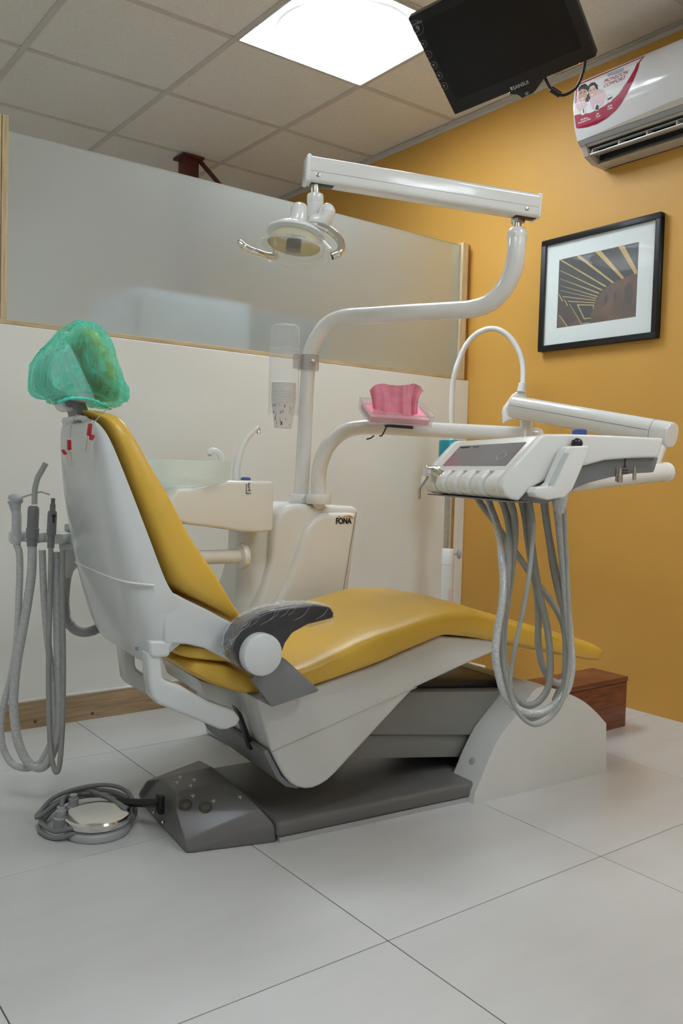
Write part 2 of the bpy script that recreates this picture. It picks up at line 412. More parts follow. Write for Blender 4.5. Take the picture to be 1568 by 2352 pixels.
# baseboard
b = B(); bx(b, (XL, YB - .014, 0), (XR - .001, YB, .088)); bb = struct('baseboard_back', b, 'wood_base', bevel=.001, segs=1)
b = B(); bx(b, (XL, YB - .013, .088), (XR - .001, YB, .0925)); obj('caulk_line', b, 'caulk', bb)
for p in ((0.8706, 2.7655, 0.0200), (1.0597, 2.7655, 0.0187)):
    b = B(); lathe(b, (p[0], YB - .0135, p[2]), (0, -1, 0), [(.006, -.003), (.006, .0006), (.004, .001)], 14); obj('wood_knot', b, 'knot', bb)
# far-side storage cupboard seen blurred through the glass
t = thing('storage_cupboard', 'pale blue cupboard blurred behind the frosted glass partition', 'cupboard', (1.75, 3.2, 0))
b = B(); bx(b, (1.30, 3.05, 0), (1.80, 3.45, 1.52)); obj('body', b, 'cabinet_blue', t, bevel=.005)
b = B(); bx(b, (1.32, 3.035, .1), (1.78, 3.05, 1.50)); obj('door', b, 'cabinet_blue', t, bevel=.003)
t = thing('storage_locker', 'slate grey locker blurred behind the frosted glass partition', 'locker', (2.1, 3.2, 0))
b = B(); bx(b, (1.82, 3.05, 0), (2.20, 3.45, 1.50)); obj('body', b, 'cabinet_teal', t, bevel=.005)
b = B(); bx(b, (1.84, 3.035, .1), (2.18, 3.05, 1.48)); obj('door', b, 'cabinet_teal', t, bevel=.003)

# ceiling lights
LL = {(0, -1): 'square fluorescent ceiling light above the dental chair with round perforated centre',
      (0, -5): 'ceiling light behind the viewer on the air conditioner side', (-3, -4): 'ceiling light behind the viewer on the left side',
      (-3, 1): 'unseen light added over the far room on the left side', (-1, -7): 'unseen fill light added farthest behind the viewer'}  # last two are added: one brightens the frosted glass, one is frontal fill
first = None
for (i, j), lab in LL.items():
    x0, y0 = CX0 + .6 * i, CY0 + .6 * j
    if first is None:
        t = thing('ceiling_light', lab, 'light', (x0 + .3, y0 + .3, CEIL), 'square ceiling lights')
        b = B()
        for a, c in (((.004, .004), (.596, .012)), ((.004, .588), (.596, .596)), ((.004, .012), (.012, .588)), ((.588, .012), (.596, .588))):
            bx(b, (x0 + a[0], y0 + a[1], CEIL - .004), (x0 + c[0], y0 + c[1], CEIL + .04))
        obj('frame', b, 'white', t, smooth=0)
        b = B(); bx(b, (x0 + .012, y0 + .012, CEIL + .000), (x0 + .588, y0 + .588, CEIL + .006)); obj('diffuser', b, 'panel', t, smooth=0)
        b = B(); lathe(b, (x0 + .30, y0 + .30, CEIL + .0), (0, 0, -1), [(.278, 0), (.270, .012), (.23, .024), (.14, .031), (.02, .033)], 48)
        obj('perforated_disc', b, 'perf', t)
        first = t; fxy = (x0, y0)
    else:
        c = copy_tree(first, (x0 - fxy[0], y0 - fxy[1], 0)); c['label'] = lab
        for k_ in c.children:
            if k_.name.startswith('diffuser'): k_.data = k_.data.copy(); k_.data.materials[0] = M['panel_dimmed']

# ceiling support post beyond the partition
t = thing('steel_post', 'dark maroon steel hanger post at the ceiling beyond the frosted glass', 'post', (2.06, 4.15, 1.7))
b = B(); bx(b, (2.02, 4.11, 1.6), (2.10, 4.19, CEIL)); obj('post', b, 'maroon', t, bevel=.004)
b = B(); bx(b, (2.0, 4.09, CEIL - .012), (2.12, 4.21, CEIL - .001)); obj('top_plate', b, 'maroon', t)
b = B(); tube(b, [(2.115, 4.13, CEIL - .01), (2.25, 4.0, CEIL - .22)], .012, smooth=False); obj('brace', b, 'maroon', t)

# ------------------------------------------------------------------ DENTAL CHAIR
CO = Vector((1.06, 1.63, 0)); cth = math.radians(-6.0)
CU = Vector((math.cos(cth), math.sin(cth), 0)); CV = Vector((-math.sin(cth), math.cos(cth), 0)); CZ = Vector((0, 0, 1))
def ch(u, v, z): return CO + CU * u + CV * v + CZ * z
def cprism(bm, pts, v0, v1): return prism(bm, [ch(u, v0, z) for u, z in pts], CV * (v1 - v0))
chair = thing('dental_chair', 'reclining dental chair with mustard yellow vinyl cushions on a dark grey floor base', 'dental chair', ch(.3, .19, 0))
VC = .20   # centre line of the upholstery

# floor base
b = B(); cprism(b, [(-.002, .012), (.62, .012), (.62, .05), (-.002, .05)], -.022, .385); obj('base_plate', b, 'dgrey', chair, bevel=.012, segs=3)
b = B(); cprism(b, [(.004, 0), (.60, 0), (.60, .0125), (.004, .0125)], -.020, .375); obj('plinth', b, 'lgrey', chair)
# foot control box
b = B()
def pm(v): return .385 - v
pv = {'A0': (-.203, .025, 0), 'A1': (-.208, .03, .026), 'B0': (.0, -.012, 0), 'B1': (-.004, -.010, .040), 'Nn': (-.035, .008, .078),
      'M1': (-.208, .088, .076), 'M2': (-.186, .140, .097), 'T': (-.055, .140, .105)}
vv = {k: b.verts.new(ch(*p)) for k, p in pv.items()}
vm = {k: b.verts.new(ch(p[0], pm(p[1]), p[2])) for k, p in pv.items()}
for q, fl in ((vv, False), (vm, True)):
    for face in (('A0', 'B0', 'B1', 'Nn', 'A1'), ('A1', 'Nn', 'M1'), ('Nn', 'T', 'M2', 'M1')):
        f = [q[k] for k in face]; b.faces.new(f if not fl else f[::-1])
b.faces.new((vv['A0'], vv['A1'], vv['M1'], vv['M2'], vm['M2'], vm['M1'], vm['A1'], vm['A0']))
b.faces.new((vv['M2'], vv['T'], vm['T'], vm['M2']))
b.faces.new((vv['B1'], vm['B1'], vm['Nn'], vm['T'], vv['T'], vv['Nn']))
b.faces.new((vv['B0'], vm['B0'], vm['B1'], vv['B1'])); b.faces.new((vv['A0'], vm['A0'], vm['B0'], vv['B0']))
bmesh.ops.triangulate(b, faces=[f for f in b.faces if len(f.verts) > 4])
fc = obj('foot_control', b, 'dgrey', chair, bevel=.006, segs=3, ang=12, smooth=50)
def deck_z(u, v):   # height of the near deck facet
    A, Bp, Cp = Vector(pv['A1']), Vector(pv['Nn']), Vector(pv['M1'])
    n = (Bp - A).cross(Cp - A); return A.z - (n.x * (u - A.x) + n.y * (v - A.y)) / n.z
for (u, v, z) in ((-0.1830, 0.0900, 0.0600), (-0.1440, 0.0660, 0.0520), (-0.0670, 0.0780, 0.0740)):
    z = max(z, deck_z(u, v)) if deck_z(u, v) < .1 else z
    b = B(); lathe(b, ch(u, v, z - .008), (0, -.25, 1), [(.0145, 0), (.0145, .008), (.0125, .012), (.008, .0145), (.002, .0155)], 20); obj('foot_button', b, 'olive', fc)
def strokes(name, pts_list, r, material, parent, f):
    b = B()
    for pts in pts_list: tube(b, [f(*p) for p in pts], r, seg=6, smooth=False)
    return obj(name, b, material, parent)
for (cx_, cy_, z0) in ((-.178, .098, .084), (-.135, .055, .066), (-.09, .025, .079)):
    pass
for ki_, (u0, v0, z0) in enumerate(((-0.1640, 0.0910, 0.0660), (-0.1250, 0.0620, 0.0600), (-0.0680, 0.0420, 0.0740), (-0.1560, 0.1980, 0.1060), (-0.1750, 0.1670, 0.1060), (-0.1340, 0.1610, 0.1080), (-0.1560, 0.1270, 0.1080))):
    if ki_ < 3: z0 = deck_z(u0, v0) + .0012
    g = .0065
    strokes('foot_icon', [[(0, 0, 0), (.3, .5, 0), (.9, .6, 0)], [(.9, .6, 0), (1.0, 1.1, 0), (.5, 1.2, 0)], [(.3, .5, 0), (-.1, 1.1, 0)]], .0006, 'print_white', fc,
            lambda x, y, z, u0=u0, v0=v0, z0=z0: ch(u0 + (x - .5) * g, v0 + (y - .6) * g * 1.6, z0 + .0015 + y * .002))
for (u0, v0, z0) in ((-0.2180, 0.2050, 0.0300), (-0.2100, 0.1630, 0.0220)):
    b = B(); lathe(b, ch(u0, v0, z0), (-.8, -.3, .5), [(.0035, -.004), (.0035, .002), (.001, .003)], 12); obj('screw', b, 'chrome', fc)

# lift cover (white block at the foot end): two cheeks and a set-back body
LO = Vector((1.6079, 1.5318, -0.0000)); LS = Vector((0.9979, -0.0649, 0.0000)); LN = Vector((-LS.y, LS.x, 0))
def lb(s, n, z): return LO + LS * s + LN * n + CZ * z
cheek_c = [(0.0199, 0.0573), (0.0478, 0.1104), (0.0883, 0.1680), (0.1490, 0.2206), (0.1986, 0.2690), (0.2277, 0.2824), (0.2703, 0.2751), (0.3320, 0.2545), (0.4053, 0.2209), (0.4628, 0.1808), (0.5066, 0.1431)]
cheek_s = [(p.x, p.y) for p in smooth_path([(s_, z_, 0) for s_, z_ in cheek_c], 3)]
cheek = [(0, .0), (.004, .03)] + cheek_s + [(0.5158, 0.0000)]
ki = max(range(len(cheek)), key=lambda k: cheek[k][1])
b = B()
prism(b, [lb(s, 0, z) for s, z in cheek], LN * .10)
prism(b, [lb(s, .33, z) for s, z in cheek], LN * .10)
top = [(s, z) for s, z in cheek if z > .1 and s > .17]
prism(b, [lb(cheek[ki][0] - .012, .10, cheek[ki][1] - .004)] + [lb(s, .10, z) for s, z in cheek[ki:]] + [lb(.30, .10, 0), lb(.30, .10, .20), lb(.215, .10, cheek[ki][1] - .028)], LN * .23)
lc = obj('lift_cover', b, 'warm', chair, bevel=.009, segs=3, ang=40, smooth=50)
b = B(); pts = []
lip = (0.4890, -0.0890, 0.1000)
b.free()
# screw cover tab on the lift cover
pa, pb = cheek[3], cheek[5]; nd = Vector((-(pb[1] - pa[1]), pb[0] - pa[0]))
nd.normalize()
b = B(); lathe(b, lb((pa[0] + pb[0]) / 2, .052, (pa[1] + pb[1]) / 2), LS * nd.x + CZ * nd.y, [(.0105, -.006), (.0105, .0008), (.0095, .0012)], 20); obj('screw_cap', b, 'lgrey', lc)

# lift arms
b = B(); cprism(b, [(0.3980, 0.2880), (0.7890, 0.2480), (0.6830, 0.1350), (0.2300, 0.1960)], .065, .315); obj('lift_arm', b, 'liftgrey', chair, bevel=.006)
b = B(); cprism(b, [(0.2230, 0.1940), (0.6760, 0.1360), (0.6480, 0.0750), (0.1870, 0.1370)], .078, .30); obj('lower_lift_arm', b, 'liftgrey', chair, bevel=.006)
b = B(); cprism(b, [(.40, .30), (.80, .275), (.80, .255), (.40, .28)], .10, .28); obj('lift_arm_plate', b, 'black', chair, bevel=.003)

# seat shell
shell = [(-0.0640, 0.3430), (-0.0220, 0.2160), (-0.0040, 0.1820), (0.0130, 0.1530), (0.0280, 0.1360), (0.0450, 0.1240), (0.0660, 0.1160), (0.0870, 0.1140), (0.1070, 0.1180), (0.1270, 0.1260), (0.1490, 0.1410), (0.1820, 0.1680), (0.3520, 0.3070), (0.3720, 0.3210), (0.5170, 0.3620), (0.6290, 0.3910), (0.6260, 0.4210), (0.4430, 0.4440), (0.2480, 0.3870), (0.0890, 0.3550)]
b = B(); cprism(b, shell, -.02, .42); seat_shell = obj('seat_shell', b, 'warm', chair, bevel=.008, segs=3, ang=40, smooth=50)
# crease line along the shell
c0, c1 = [(-0.0210, 0.2160), (0.3750, 0.3220)]
b = B(); box(b, (ch(c0[0], -.0205, c0[1]) + ch(c1[0], -.0205, c1[1])) / 2, ((Vector(c0) - Vector(c1)).length, .003, .0016), ((ch(c1[0], 0, c1[1]) - ch(c0[0], 0, c0[1])).normalized(), CV, CV.cross((ch(c1[0], 0, c1[1]) - ch(c0[0], 0, c0[1])).normalized())))
obj('shell_seam', b, 'ac_taupe', seat_shell)
# grey underside panel along the head end of the shell
und = [(-0.0280, 0.2200), (0.0080, 0.1540), (0.0290, 0.1340), (0.0540, 0.1200)] + [(0.0520, 0.1160), (0.0200, 0.1260), (-0.0030, 0.1480), (-0.0400, 0.2170)]
b = B(); cprism(b, und, -.012, .41); obj('underside_panel', b, 'mgrey', chair, bevel=.003)
# rear slot and fairing at the head end
b = B(); prism(b, [ch(u, .06, z) for u, z in [(-0.0780, 0.3060), (-0.0610, 0.2860), (-0.0260, 0.1980), (-0.0370, 0.1990)]], CV * .02); obj('rear_slot', b, 'black', chair)
b = B(); prism(b, [ch(u, .10, z) for u, z in [(-0.1550, 0.3680), (-0.0050, 0.3110), (0.0140, 0.2570), (-0.0380, 0.2730), (-0.0830, 0.2890), (-0.1380, 0.3260)]], CV * .26); obj('rear_fairing', b, 'white', chair, bevel=.008)
b = B(); prism(b, [ch(u, .36, z) for u, z in [(-0.0820, 0.3320), (-0.0210, 0.3080), (-0.0170, 0.2680), (-0.0400, 0.2620), (-0.0580, 0.2670)]], CV * .05); obj('rear_stub', b, 'white', chair, bevel=.006)

# seat cushion: loft along the profile
def cushion(name, st, vc, material, parent, ex=0.28, seg=40, crown=.010):
    """st: list of ((u,z) bottom, (u,z) top, half width)"""
    rings = []
    for (bo, to, hw) in st:
        bo, to = Vector((bo[0], 0, bo[1])), Vector((to[0], 0, to[1]))
        c, h = (bo + to) / 2, (to - bo) / 2
        ring = []
        for k in range(seg):
            a = 2 * math.pi * k / seg
            x, y = se(math.cos(a), ex), se(math.sin(a), ex * 1.6)
            p = c + h * (y * (1 + (crown / max(h.length, .01)) * (1 - x * x) * (1 if y > 0 else 0)))
            ring.append(ch(p.x, vc + hw * x, p.z))
        rings.append(ring)
    b = B(); loft(b, rings)
    return obj(name, b, material, parent, smooth=60)
def resample(st, n=5):
    out = []
    flat = [(a[0], a[1], b_[0], b_[1], w) for a, b_, w in st]
    for i in range(len(flat) - 1):
        p0, p1, p2, p3 = flat[max(i - 1, 0)], flat[i], flat[i + 1], flat[min(i + 2, len(flat) - 1)]
        for k in range(n):
            t = k / n
            q = [0.5 * (2 * B_ + (C_ - A_) * t + (2 * A_ - 5 * B_ + 4 * C_ - D_) * t * t + (3 * B_ - A_ - 3 * C_ + D_) * t ** 3) for A_, B_, C_, D_ in zip(p0, p1, p2, p3)]
            out.append(((q[0], q[1]), (q[2], q[3]), q[4]))
    out.append(st[-1]); return out
seat = [((-.240, .432), (-.232, .440), .17), ((-.215, .408), (-.205, .440), .215), ((-.165, .380), (-.15, .430), .235), ((-.093, .354), (-.085, .405), .245), ((-.030, .343), (-.045, .398), .247),
        ((.078, .357), (.050, .413), .247), ((.235, .387), (.205, .462), .247), ((.345, .418), (.325, .489), .246), ((.420, .438), (.405, .505), .245), ((.455, .443), (.462, .512), .245), ((.53, .432), (.545, .506), .242),
        ((.606, .416), (.625, .484), .238), ((.80, .372), (.82, .430), .222), ((1.0, .327), (1.02, .375), .190), ((1.09, .308), (1.105, .350), .155), ((1.135, .300), (1.148, .332), .115), ((1.155, .302), (1.160, .318), .06)]
cushion('seat_cushion', resample(seat), VC, 'mustard', chair)

# backrest: white shell + mustard cushion
bnd = [(-0.4040, 0.9550), (-0.3900, 0.9400), (-0.3770, 0.9040), (-0.3510, 0.8250), (-0.3120, 0.7170), (-0.2720, 0.6160), (-0.2530, 0.5940), (-0.2230, 0.5740), (-0.1730, 0.5490), (-0.0890, 0.5010)]
frt = [(-0.3780, 0.9620), (-0.3560, 0.9510), (-0.3360, 0.9190), (-0.3030, 0.8600), (-0.2640, 0.7950), (-0.2260, 0.7270), (-0.1880, 0.6690), (-0.1540, 0.6190), (-0.1220, 0.5630), (-0.0830, 0.5040)]
hwb = [.13, .16, .185, .205, .222, .232, .236, .236, .232, .22]
stb = [(a_, c_, w) for a_, c_, w in zip(bnd, frt, hwb)]
first_b = ((bnd[0][0] - .01, bnd[0][1] + .012), (frt[0][0] - .012, frt[0][1] + .004), .09)
stb = [first_b] + stb
def backcush():
    rings = []
    for (bo, to, hw) in resample(stb, 4):
        bo, to = Vector((bo[0], 0, bo[1])), Vector((to[0], 0, to[1])); c, h = (bo + to) / 2, (to - bo) / 2
        ring = []
        for k in range(40):
            a = 2 * math.pi * k / 40
            x, y = se(math.cos(a), .3), se(math.sin(a), .5)
            p = c + h * y * (1 - .25 * (1 - x * x) * (1 if y > 0 else 0))
            ring.append(ch(p.x, VC + hw * x, p.z))
        rings.append(ring)
    b = B(); loft(b, rings); return obj('backrest_cushion', b, 'mustard', chair, smooth=60)
backcush()
# lumbar flange of the back cushion, showing under the side arm
b = B(); lum = [((-.262, .470), (-.245, .476), .19), ((-.235, .446), (-.215, .474), .215), ((-.17, .432), (-.16, .470), .228), ((-.10, .424), (-.10, .462), .232), ((-.05, .428), (-.05, .452), .22)]
b.free(); cushion('lumbar_cushion', resample(lum), VC, 'mustard', chair)
# shell
bk = [(-0.4100, 0.9460), (-0.4160, 0.9300), (-0.4120, 0.8770), (-0.4010, 0.7710), (-0.3830, 0.6790), (-0.3650, 0.5950), (-0.3460, 0.5250), (-0.3310, 0.4740), (-0.3100, 0.4360)]
sb = [(-0.4180, 0.9480), (-0.4040, 0.9360), (-0.3890, 0.9030), (-0.3610, 0.8250), (-0.3220, 0.7180), (-0.2850, 0.6200), (-0.2630, 0.5810), (-0.2430, 0.5350), (-0.2470, 0.4790)]
hws = [.115, .15, .182, .205, .223, .233, .236, .232, .225]
def shell_ring(b0, k0, hw, n=26):
    ring = []
    b0, k0 = Vector((b0[0], 0, b0[1])), Vector((k0[0], 0, k0[1]))
    for i in range(n + 1):
        a = math.pi * i / n
        x, y = se(math.cos(a), .34), abs(math.sin(a)) ** .5
        p = b0.lerp(k0, y)
        ring.append(ch(p.x, VC + hw * x, p.z))
    return ring
srings = []
stS = resample([(a_, c_, w) for a_, c_, w in zip(sb, bk, hws)], 4)
for (a_, c_, w) in stS: srings.append(shell_ring(a_, c_, w))
tip = [p.lerp(ch(sb[0][0] - .02, VC, sb[0][1] + .006), .35) + CZ * .006 for p in srings[0]]
mid_ = [p.lerp(ch(sb[0][0] - .02, VC, sb[0][1] + .006), .10) + CZ * .0045 for p in srings[0]]
b = B(); loft(b, [tip, mid_] + srings); bshell = obj('backrest_shell', b, 'white', chair, smooth=55)
# raised lip line round the shell
lipr = [p + (p - ch(sb[5][0], VC, sb[5][1])).normalized() * .0015 for p in shell_ring(stS[21][0], stS[19][1], stS[21][2] + .0025)]
b = B(); tube(b, lipr[:-1], .0024, seg=8, smooth=False); obj('shell_lip', b, 'enamel', bshell)
# side arms of the back (near and far)
arm_px = [(-0.2920, 0.6080), (-0.2720, 0.5930), (-0.2560, 0.5850), (-0.2380, 0.5750), (-0.1890, 0.5500), (-0.1070, 0.5030), (-0.0650, 0.4810), (-0.0510, 0.4470), (-0.0650, 0.4200), (-0.0950, 0.4150), (-0.1380, 0.4360), (-0.1970, 0.4690), (-0.2360, 0.4800), (-0.2840, 0.4850)]
b = B(); cprism(b, arm_px, -.0347, .0); obj('side_arm', b, 'white', chair, bevel=.006, segs=3)
b = B(); cprism(b, arm_px, .40, .4385); obj('side_arm', b, 'white', chair, bevel=.006, segs=3)
b = B(); cprism(b, [(-0.3160, 0.4930), (-0.3150, 0.4630), (-0.3040, 0.4570), (-0.2780, 0.4560), (-0.2700, 0.4600), (-0.2710, 0.4760), (-0.2580, 0.4890)], -.034, .02); obj('shell_base', b, 'white', chair, bevel=.014, segs=4)
b = B(); q = (-0.3420, 0.4800); box(b, ch(q[0], -.0335, q[1]), (.006, .004, .008), (CU, CV, CZ)); obj('latch', b, 'mgrey', chair)
# rear brackets (link arms)
near = [(-0.3190, 0.4680), (-0.2890, 0.4650), (-0.2840, 0.4100), (-0.2690, 0.4020), (-0.2460, 0.3930), (-0.1790, 0.3490), (-0.1180, 0.3230), (-0.1040, 0.3030), (-0.1140, 0.2890), (-0.1370, 0.2840), (-0.1530, 0.2860), (-0.2930, 0.3580), (-0.3070, 0.3740), (-0.3130, 0.4060)]
b = B(); cprism(b, near, -.03, .015); obj('link_arm', b, 'white', chair, bevel=.008, segs=3)
far = [(u_, z_) for u_, z_ in [(-0.2680, 0.4200), (-0.2320, 0.4010), (-0.2270, 0.3510), (-0.2130, 0.3390), (-0.1270, 0.2920), (-0.0440, 0.2470), (-0.0430, 0.2030), (-0.1870, 0.2760), (-0.2460, 0.3130), (-0.2550, 0.3270)]]
b = B(); cprism(b, far, .33, .375); obj('link_arm', b, 'white', chair, bevel=.008, segs=3)
# headrest: link, shell, cushion
hl = [ch(u_, .20, z_) for u_, z_ in [(-0.3940, 0.9310), (-0.3990, 0.9590), (-0.4070, 0.9830), (-0.4170, 0.9960)]]
b = B(); prism(b, [ch(u_, .155, z_) for u_, z_ in [(-0.4160, 0.9420), (-0.3930, 0.9470), (-0.3960, 0.9670), (-0.4060, 0.9880), (-0.4310, 0.9950), (-0.4350, 0.9800), (-0.4230, 0.9640)]], CV * .085); obj('headrest_link', b, 'mgrey', chair, bevel=.005)
b = B(); p = ch(*(-0.4350, 0.2000, 0.9850)); lathe(b, p - CV * .035, CV, [(.017, 0), (.019, .004), (.019, .066), (.017, .07)], 24); obj('headrest_pivot', b, 'white', chair)
b = B(); lathe(b, p - CV * .037, CV, [(.012, -.004), (.012, .002)], 20); obj('pivot_cap', b, 'mgrey', chair)
hb = [(-0.4390, 1.1130), (-0.4300, 1.1280), (-0.4130, 1.1060), (-0.3960, 1.0690), (-0.3760, 1.0280), (-0.3630, 1.0000)]
hf = [(-0.4190, 1.1410), (-0.3980, 1.1410), (-0.3780, 1.1130), (-0.3590, 1.0680), (-0.3440, 1.0230), (-0.3420, 0.9970)]
cushion('headrest_cushion', resample([(a_, c_, w) for a_, c_, w in zip(hb, hf, [.04, .085, .105, .115, .115, .09])], 4), VC, 'mustard', chair, ex=.5)
b = B(); prism(b, [ch(u_, .12, z_) for u_, z_ in [(-0.4570, 1.0970), (-0.4480, 1.1070), (-0.3900, 0.9910), (-0.4060, 0.9830), (-0.4420, 0.9900), (-0.4840, 1.0090), (-0.4930, 1.0450), (-0.4760, 1.0820)]], CV * .16); obj('headrest_shell', b, 'white', chair, bevel=.012, segs=3)

# armrest on the near side
hub = ch(*(-0.1070, -0.1300, 0.4670))
horn = [(-0.1330, 0.4290), (-0.1580, 0.4520), (-0.1660, 0.4780), (-0.1640, 0.5010), (-0.1500, 0.5230), (-0.1250, 0.5390), (-0.0850, 0.5540), (-0.0340, 0.5590), (0.0250, 0.5610), (0.0640, 0.5540), (0.0750, 0.5410), (0.0740, 0.5290), (0.0480, 0.5250), (0.0100, 0.5190), (-0.0270, 0.5030), (-0.0440, 0.4820), (-0.0520, 0.4590), (-0.0720, 0.4330), (-0.0920, 0.4250)]
b = B(); cprism(b, horn, -.115, -.062); arm = obj('armrest', b, 'armpad', chair, bevel=.012, segs=3, ang=25)
b = B(); lathe(b, hub + CV * .035, -CV, [(.041, 0), (.0445, .006), (.0445, .040), (.043, .044), (.039, .046)], 40); obj('armrest_hub', b, 'white', arm)
plate = [(-0.1120, 0.4060), (-0.0980, 0.4380), (-0.0470, 0.4520), (-0.0330, 0.4440), (0.0510, 0.3690), (0.0470, 0.3630), (-0.0560, 0.3430), (-0.0670, 0.3470)]
b = B(); cprism(b, plate, -.098, -.08); obj('armrest_plate', b, 'mgrey', arm, bevel=.003)
b = B(); cprism(b, [(-0.0960, 0.3620), (-0.0590, 0.3400), (0.0590, 0.3640), (0.0250, 0.3730)], -.09, -.02); obj('armrest_bracket', b, 'mgrey', arm, bevel=.003)
# crumpled cling film round the armrest
b = B(); rnd = random.Random(3)
film = [(-0.1550, 0.4420), (-0.1700, 0.4780), (-0.1660, 0.5040), (-0.1500, 0.5260), (-0.1240, 0.5450), (-0.0830, 0.5590), (-0.0320, 0.5650), (0.0250, 0.5650), (0.0660, 0.5580), (0.0800, 0.5430), (0.0760, 0.5230), (0.0480, 0.5180), (0.0160, 0.5110)]
ring = []
for i, (u_, z_) in enumerate(film + []):
    ring.append((u_, z_))
fr = []
P2 = smooth_path([(u_, z_, 0) for u_, z_ in ring], 7)
for p in P2:
    row = []
    for k in range(13):
        v_ = -.120 + .066 * k / 12
        d = .0022 * rnd.uniform(-1, 1) - .0035
        e = -.004 if k in (0, 12) else 0
        c_ = Vector((P2[len(P2) // 2].x, P2[len(P2) // 2].y - .06, 0))
        q = p + (p - c_).normalized() * (d + e + .002)
        row.append(ch(q.x, v_ + .002 * rnd.uniform(-1, 1), q.y))
    fr.append(row)
loft(b, fr, cap=False, closed_ring=False)
for i in range(16):   # loose creases of film on the outer face
    a_ = rnd.choice(P2[8:-4]); l_ = rnd.uniform(.02, .05)
    tube(b, [ch(a_.x, -.118, a_.y - .008), ch(a_.x - .3 * l_ , -.120, a_.y - .008 - .35 * l_), ch(a_.x - .8 * l_, -.118, a_.y - .012 - .5 * l_)], .0007, seg=5, n=3)
obj('cling_film', b, 'film', arm, smooth=30)

# ------------------------------------------------------------------ GREEN HEADREST COVER
cover = thing('headrest_cover', 'crumpled translucent green disposable cap pulled over the headrest', 'cap', ch(*(-0.4150, 0.2000, 1.0680)))
out_px = [(-0.4260, 1.1590), (-0.4070, 1.1600), (-0.3880, 1.1500), (-0.3670, 1.1240), (-0.3500, 1.0830), (-0.3350, 1.0410), (-0.3230, 1.0120), (-0.3230, 0.9860), (-0.3460, 0.9790), (-0.3690, 0.9850), (-0.3900, 0.9960), (-0.4230, 0.9990), (-0.4460, 0.9950), (-0.4570, 0.9810), (-0.4630, 0.9910), (-0.4850, 0.9940), (-0.5010, 1.0090), (-0.5030, 1.0420), (-0.4990, 1.0720), (-0.4880, 1.0960), (-0.4680, 1.1170), (-0.4470, 1.1440)]
def cover_mesh():
    n = len(out_px); c = sum((Vector(p) for p in out_px), Vector((0, 0))) / n
    P = smooth_path([(p[0], p[1], 0) for p in out_px + out_px[:1]], 6)[:-1]
    rings = []; rr = random.Random(5)
    K = 18
    lv = [(-1, q) for q in (.03, .15, .3, .45, .6, .75, .88)] + [(-1 + 2 * k / K, None) for k in range(K + 1)] + [(1, q) for q in (.88, .75, .6, .45, .3, .15, .03)]
    def fold(x, z, k): 
        return 1 - 2 * abs(noise.noise(Vector((x * 30 + k, z * 9 + x * 12, k))))
    for t, q_ in lv:
        s = max((1 - abs(t) ** 4) ** .25, .92) if q_ is None else q_
        ring = []
        for i, p in enumerate(P):
            q = Vector((c.x, c.y, 0)).lerp(p, s)
            w = fold(q.x, q.y + t * .1, 3.0 + t * 2)
            q = Vector((c.x, c.y, 0)).lerp(p, s * (1 + (.05 * w - .035 if q_ is None else 0)))
            hv = .108
            if q_ is not None: hv += .020 * (1 - q_ * q_) + .020 * fold(q.x, q.y, 9.0) - .010 + .006 * fold(q.x * 2.2, q.y * 1.5, 4.0)
            ring.append(ch(q.x, .2 + hv * t, q.y))
        rings.append(ring)
    return rings
b = B(); loft(b, cover_mesh()); obj('cap_cloth', b, 'cap', cover, smooth=70)
b = B(); P = [ch(u_, v_, z_) for (u_, z_), v_ in zip([(-0.4750, 0.9780), (-0.4560, 0.9860), (-0.4290, 0.9880), (-0.4060, 0.9840), (-0.3870, 0.9760), (-0.3660, 0.9720)], (.10, .08, .075, .07, .075, .10))]
tube(b, P, lambda t: .0032 + .0008 * math.sin(60 * t), seg=8, n=10); obj('elastic_hem', b, 'green', cover, smooth=60)

# ------------------------------------------------------------------ BIB CHAIN with two clips
bib = thing('bib_chain', 'beaded metal bib chain with red handled clips hanging behind the backrest', 'chain', ch(*(-0.4280, 0.0500, 0.9470)))
b = B()
chain1 = smooth_path([ch(u_, v_, z_) for (u_, z_), v_ in zip([(-0.3900, 0.9700), (-0.4000, 0.9630), (-0.4080, 0.9530), (-0.4150, 0.9420), (-0.4210, 0.9350)], (.0, .01, .02, .03, .04))], 10)
chain2 = smooth_path([ch(u_, v_, z_) for (u_, z_), v_ in zip([(-0.4260, 0.9570), (-0.4350, 0.9490), (-0.4420, 0.9380), (-0.4450, 0.9260), (-0.4470, 0.9120), (-0.4470, 0.9030)], (.14, .13, .12, .115, .11, .11))], 10)
for cp in (chain1, chain2):
    L = 0; last = cp[0]
    for p0, p1 in zip(cp[:-1], cp[1:]):
        d = (p1 - p0).length
        while L <= d:
            q = p0.lerp(p1, L / d if d else 0)
            bmesh.ops.create_icosphere(b, subdivisions=1, radius=.0019, matrix=Matrix.Translation(q)); L += .0042
        L -= d
obj('bead_chain', b, 'chrome', bib, cleanup=False)['kind'] = 'stuff'
def clip(v_, red_px, jaw_px, red2_px):
    c = obj('clip', (lambda bm: (cprism(bm, [(-0.6110, 1.7030), (-0.6100, 1.7020)], 0, 0) if False else cprism(bm, jaw_px, v_ - .004, v_ + .004), bm)[1])(B()), 'steel', bib, bevel=.001, segs=1)
    b = B(); cprism(b, red_px, v_ - .006, v_ + .006); obj('grip', b, 'red', c, bevel=.002)
    b = B(); cprism(b, red2_px, v_ - .006, v_ + .006); obj('grip', b, 'red', c, bevel=.002)
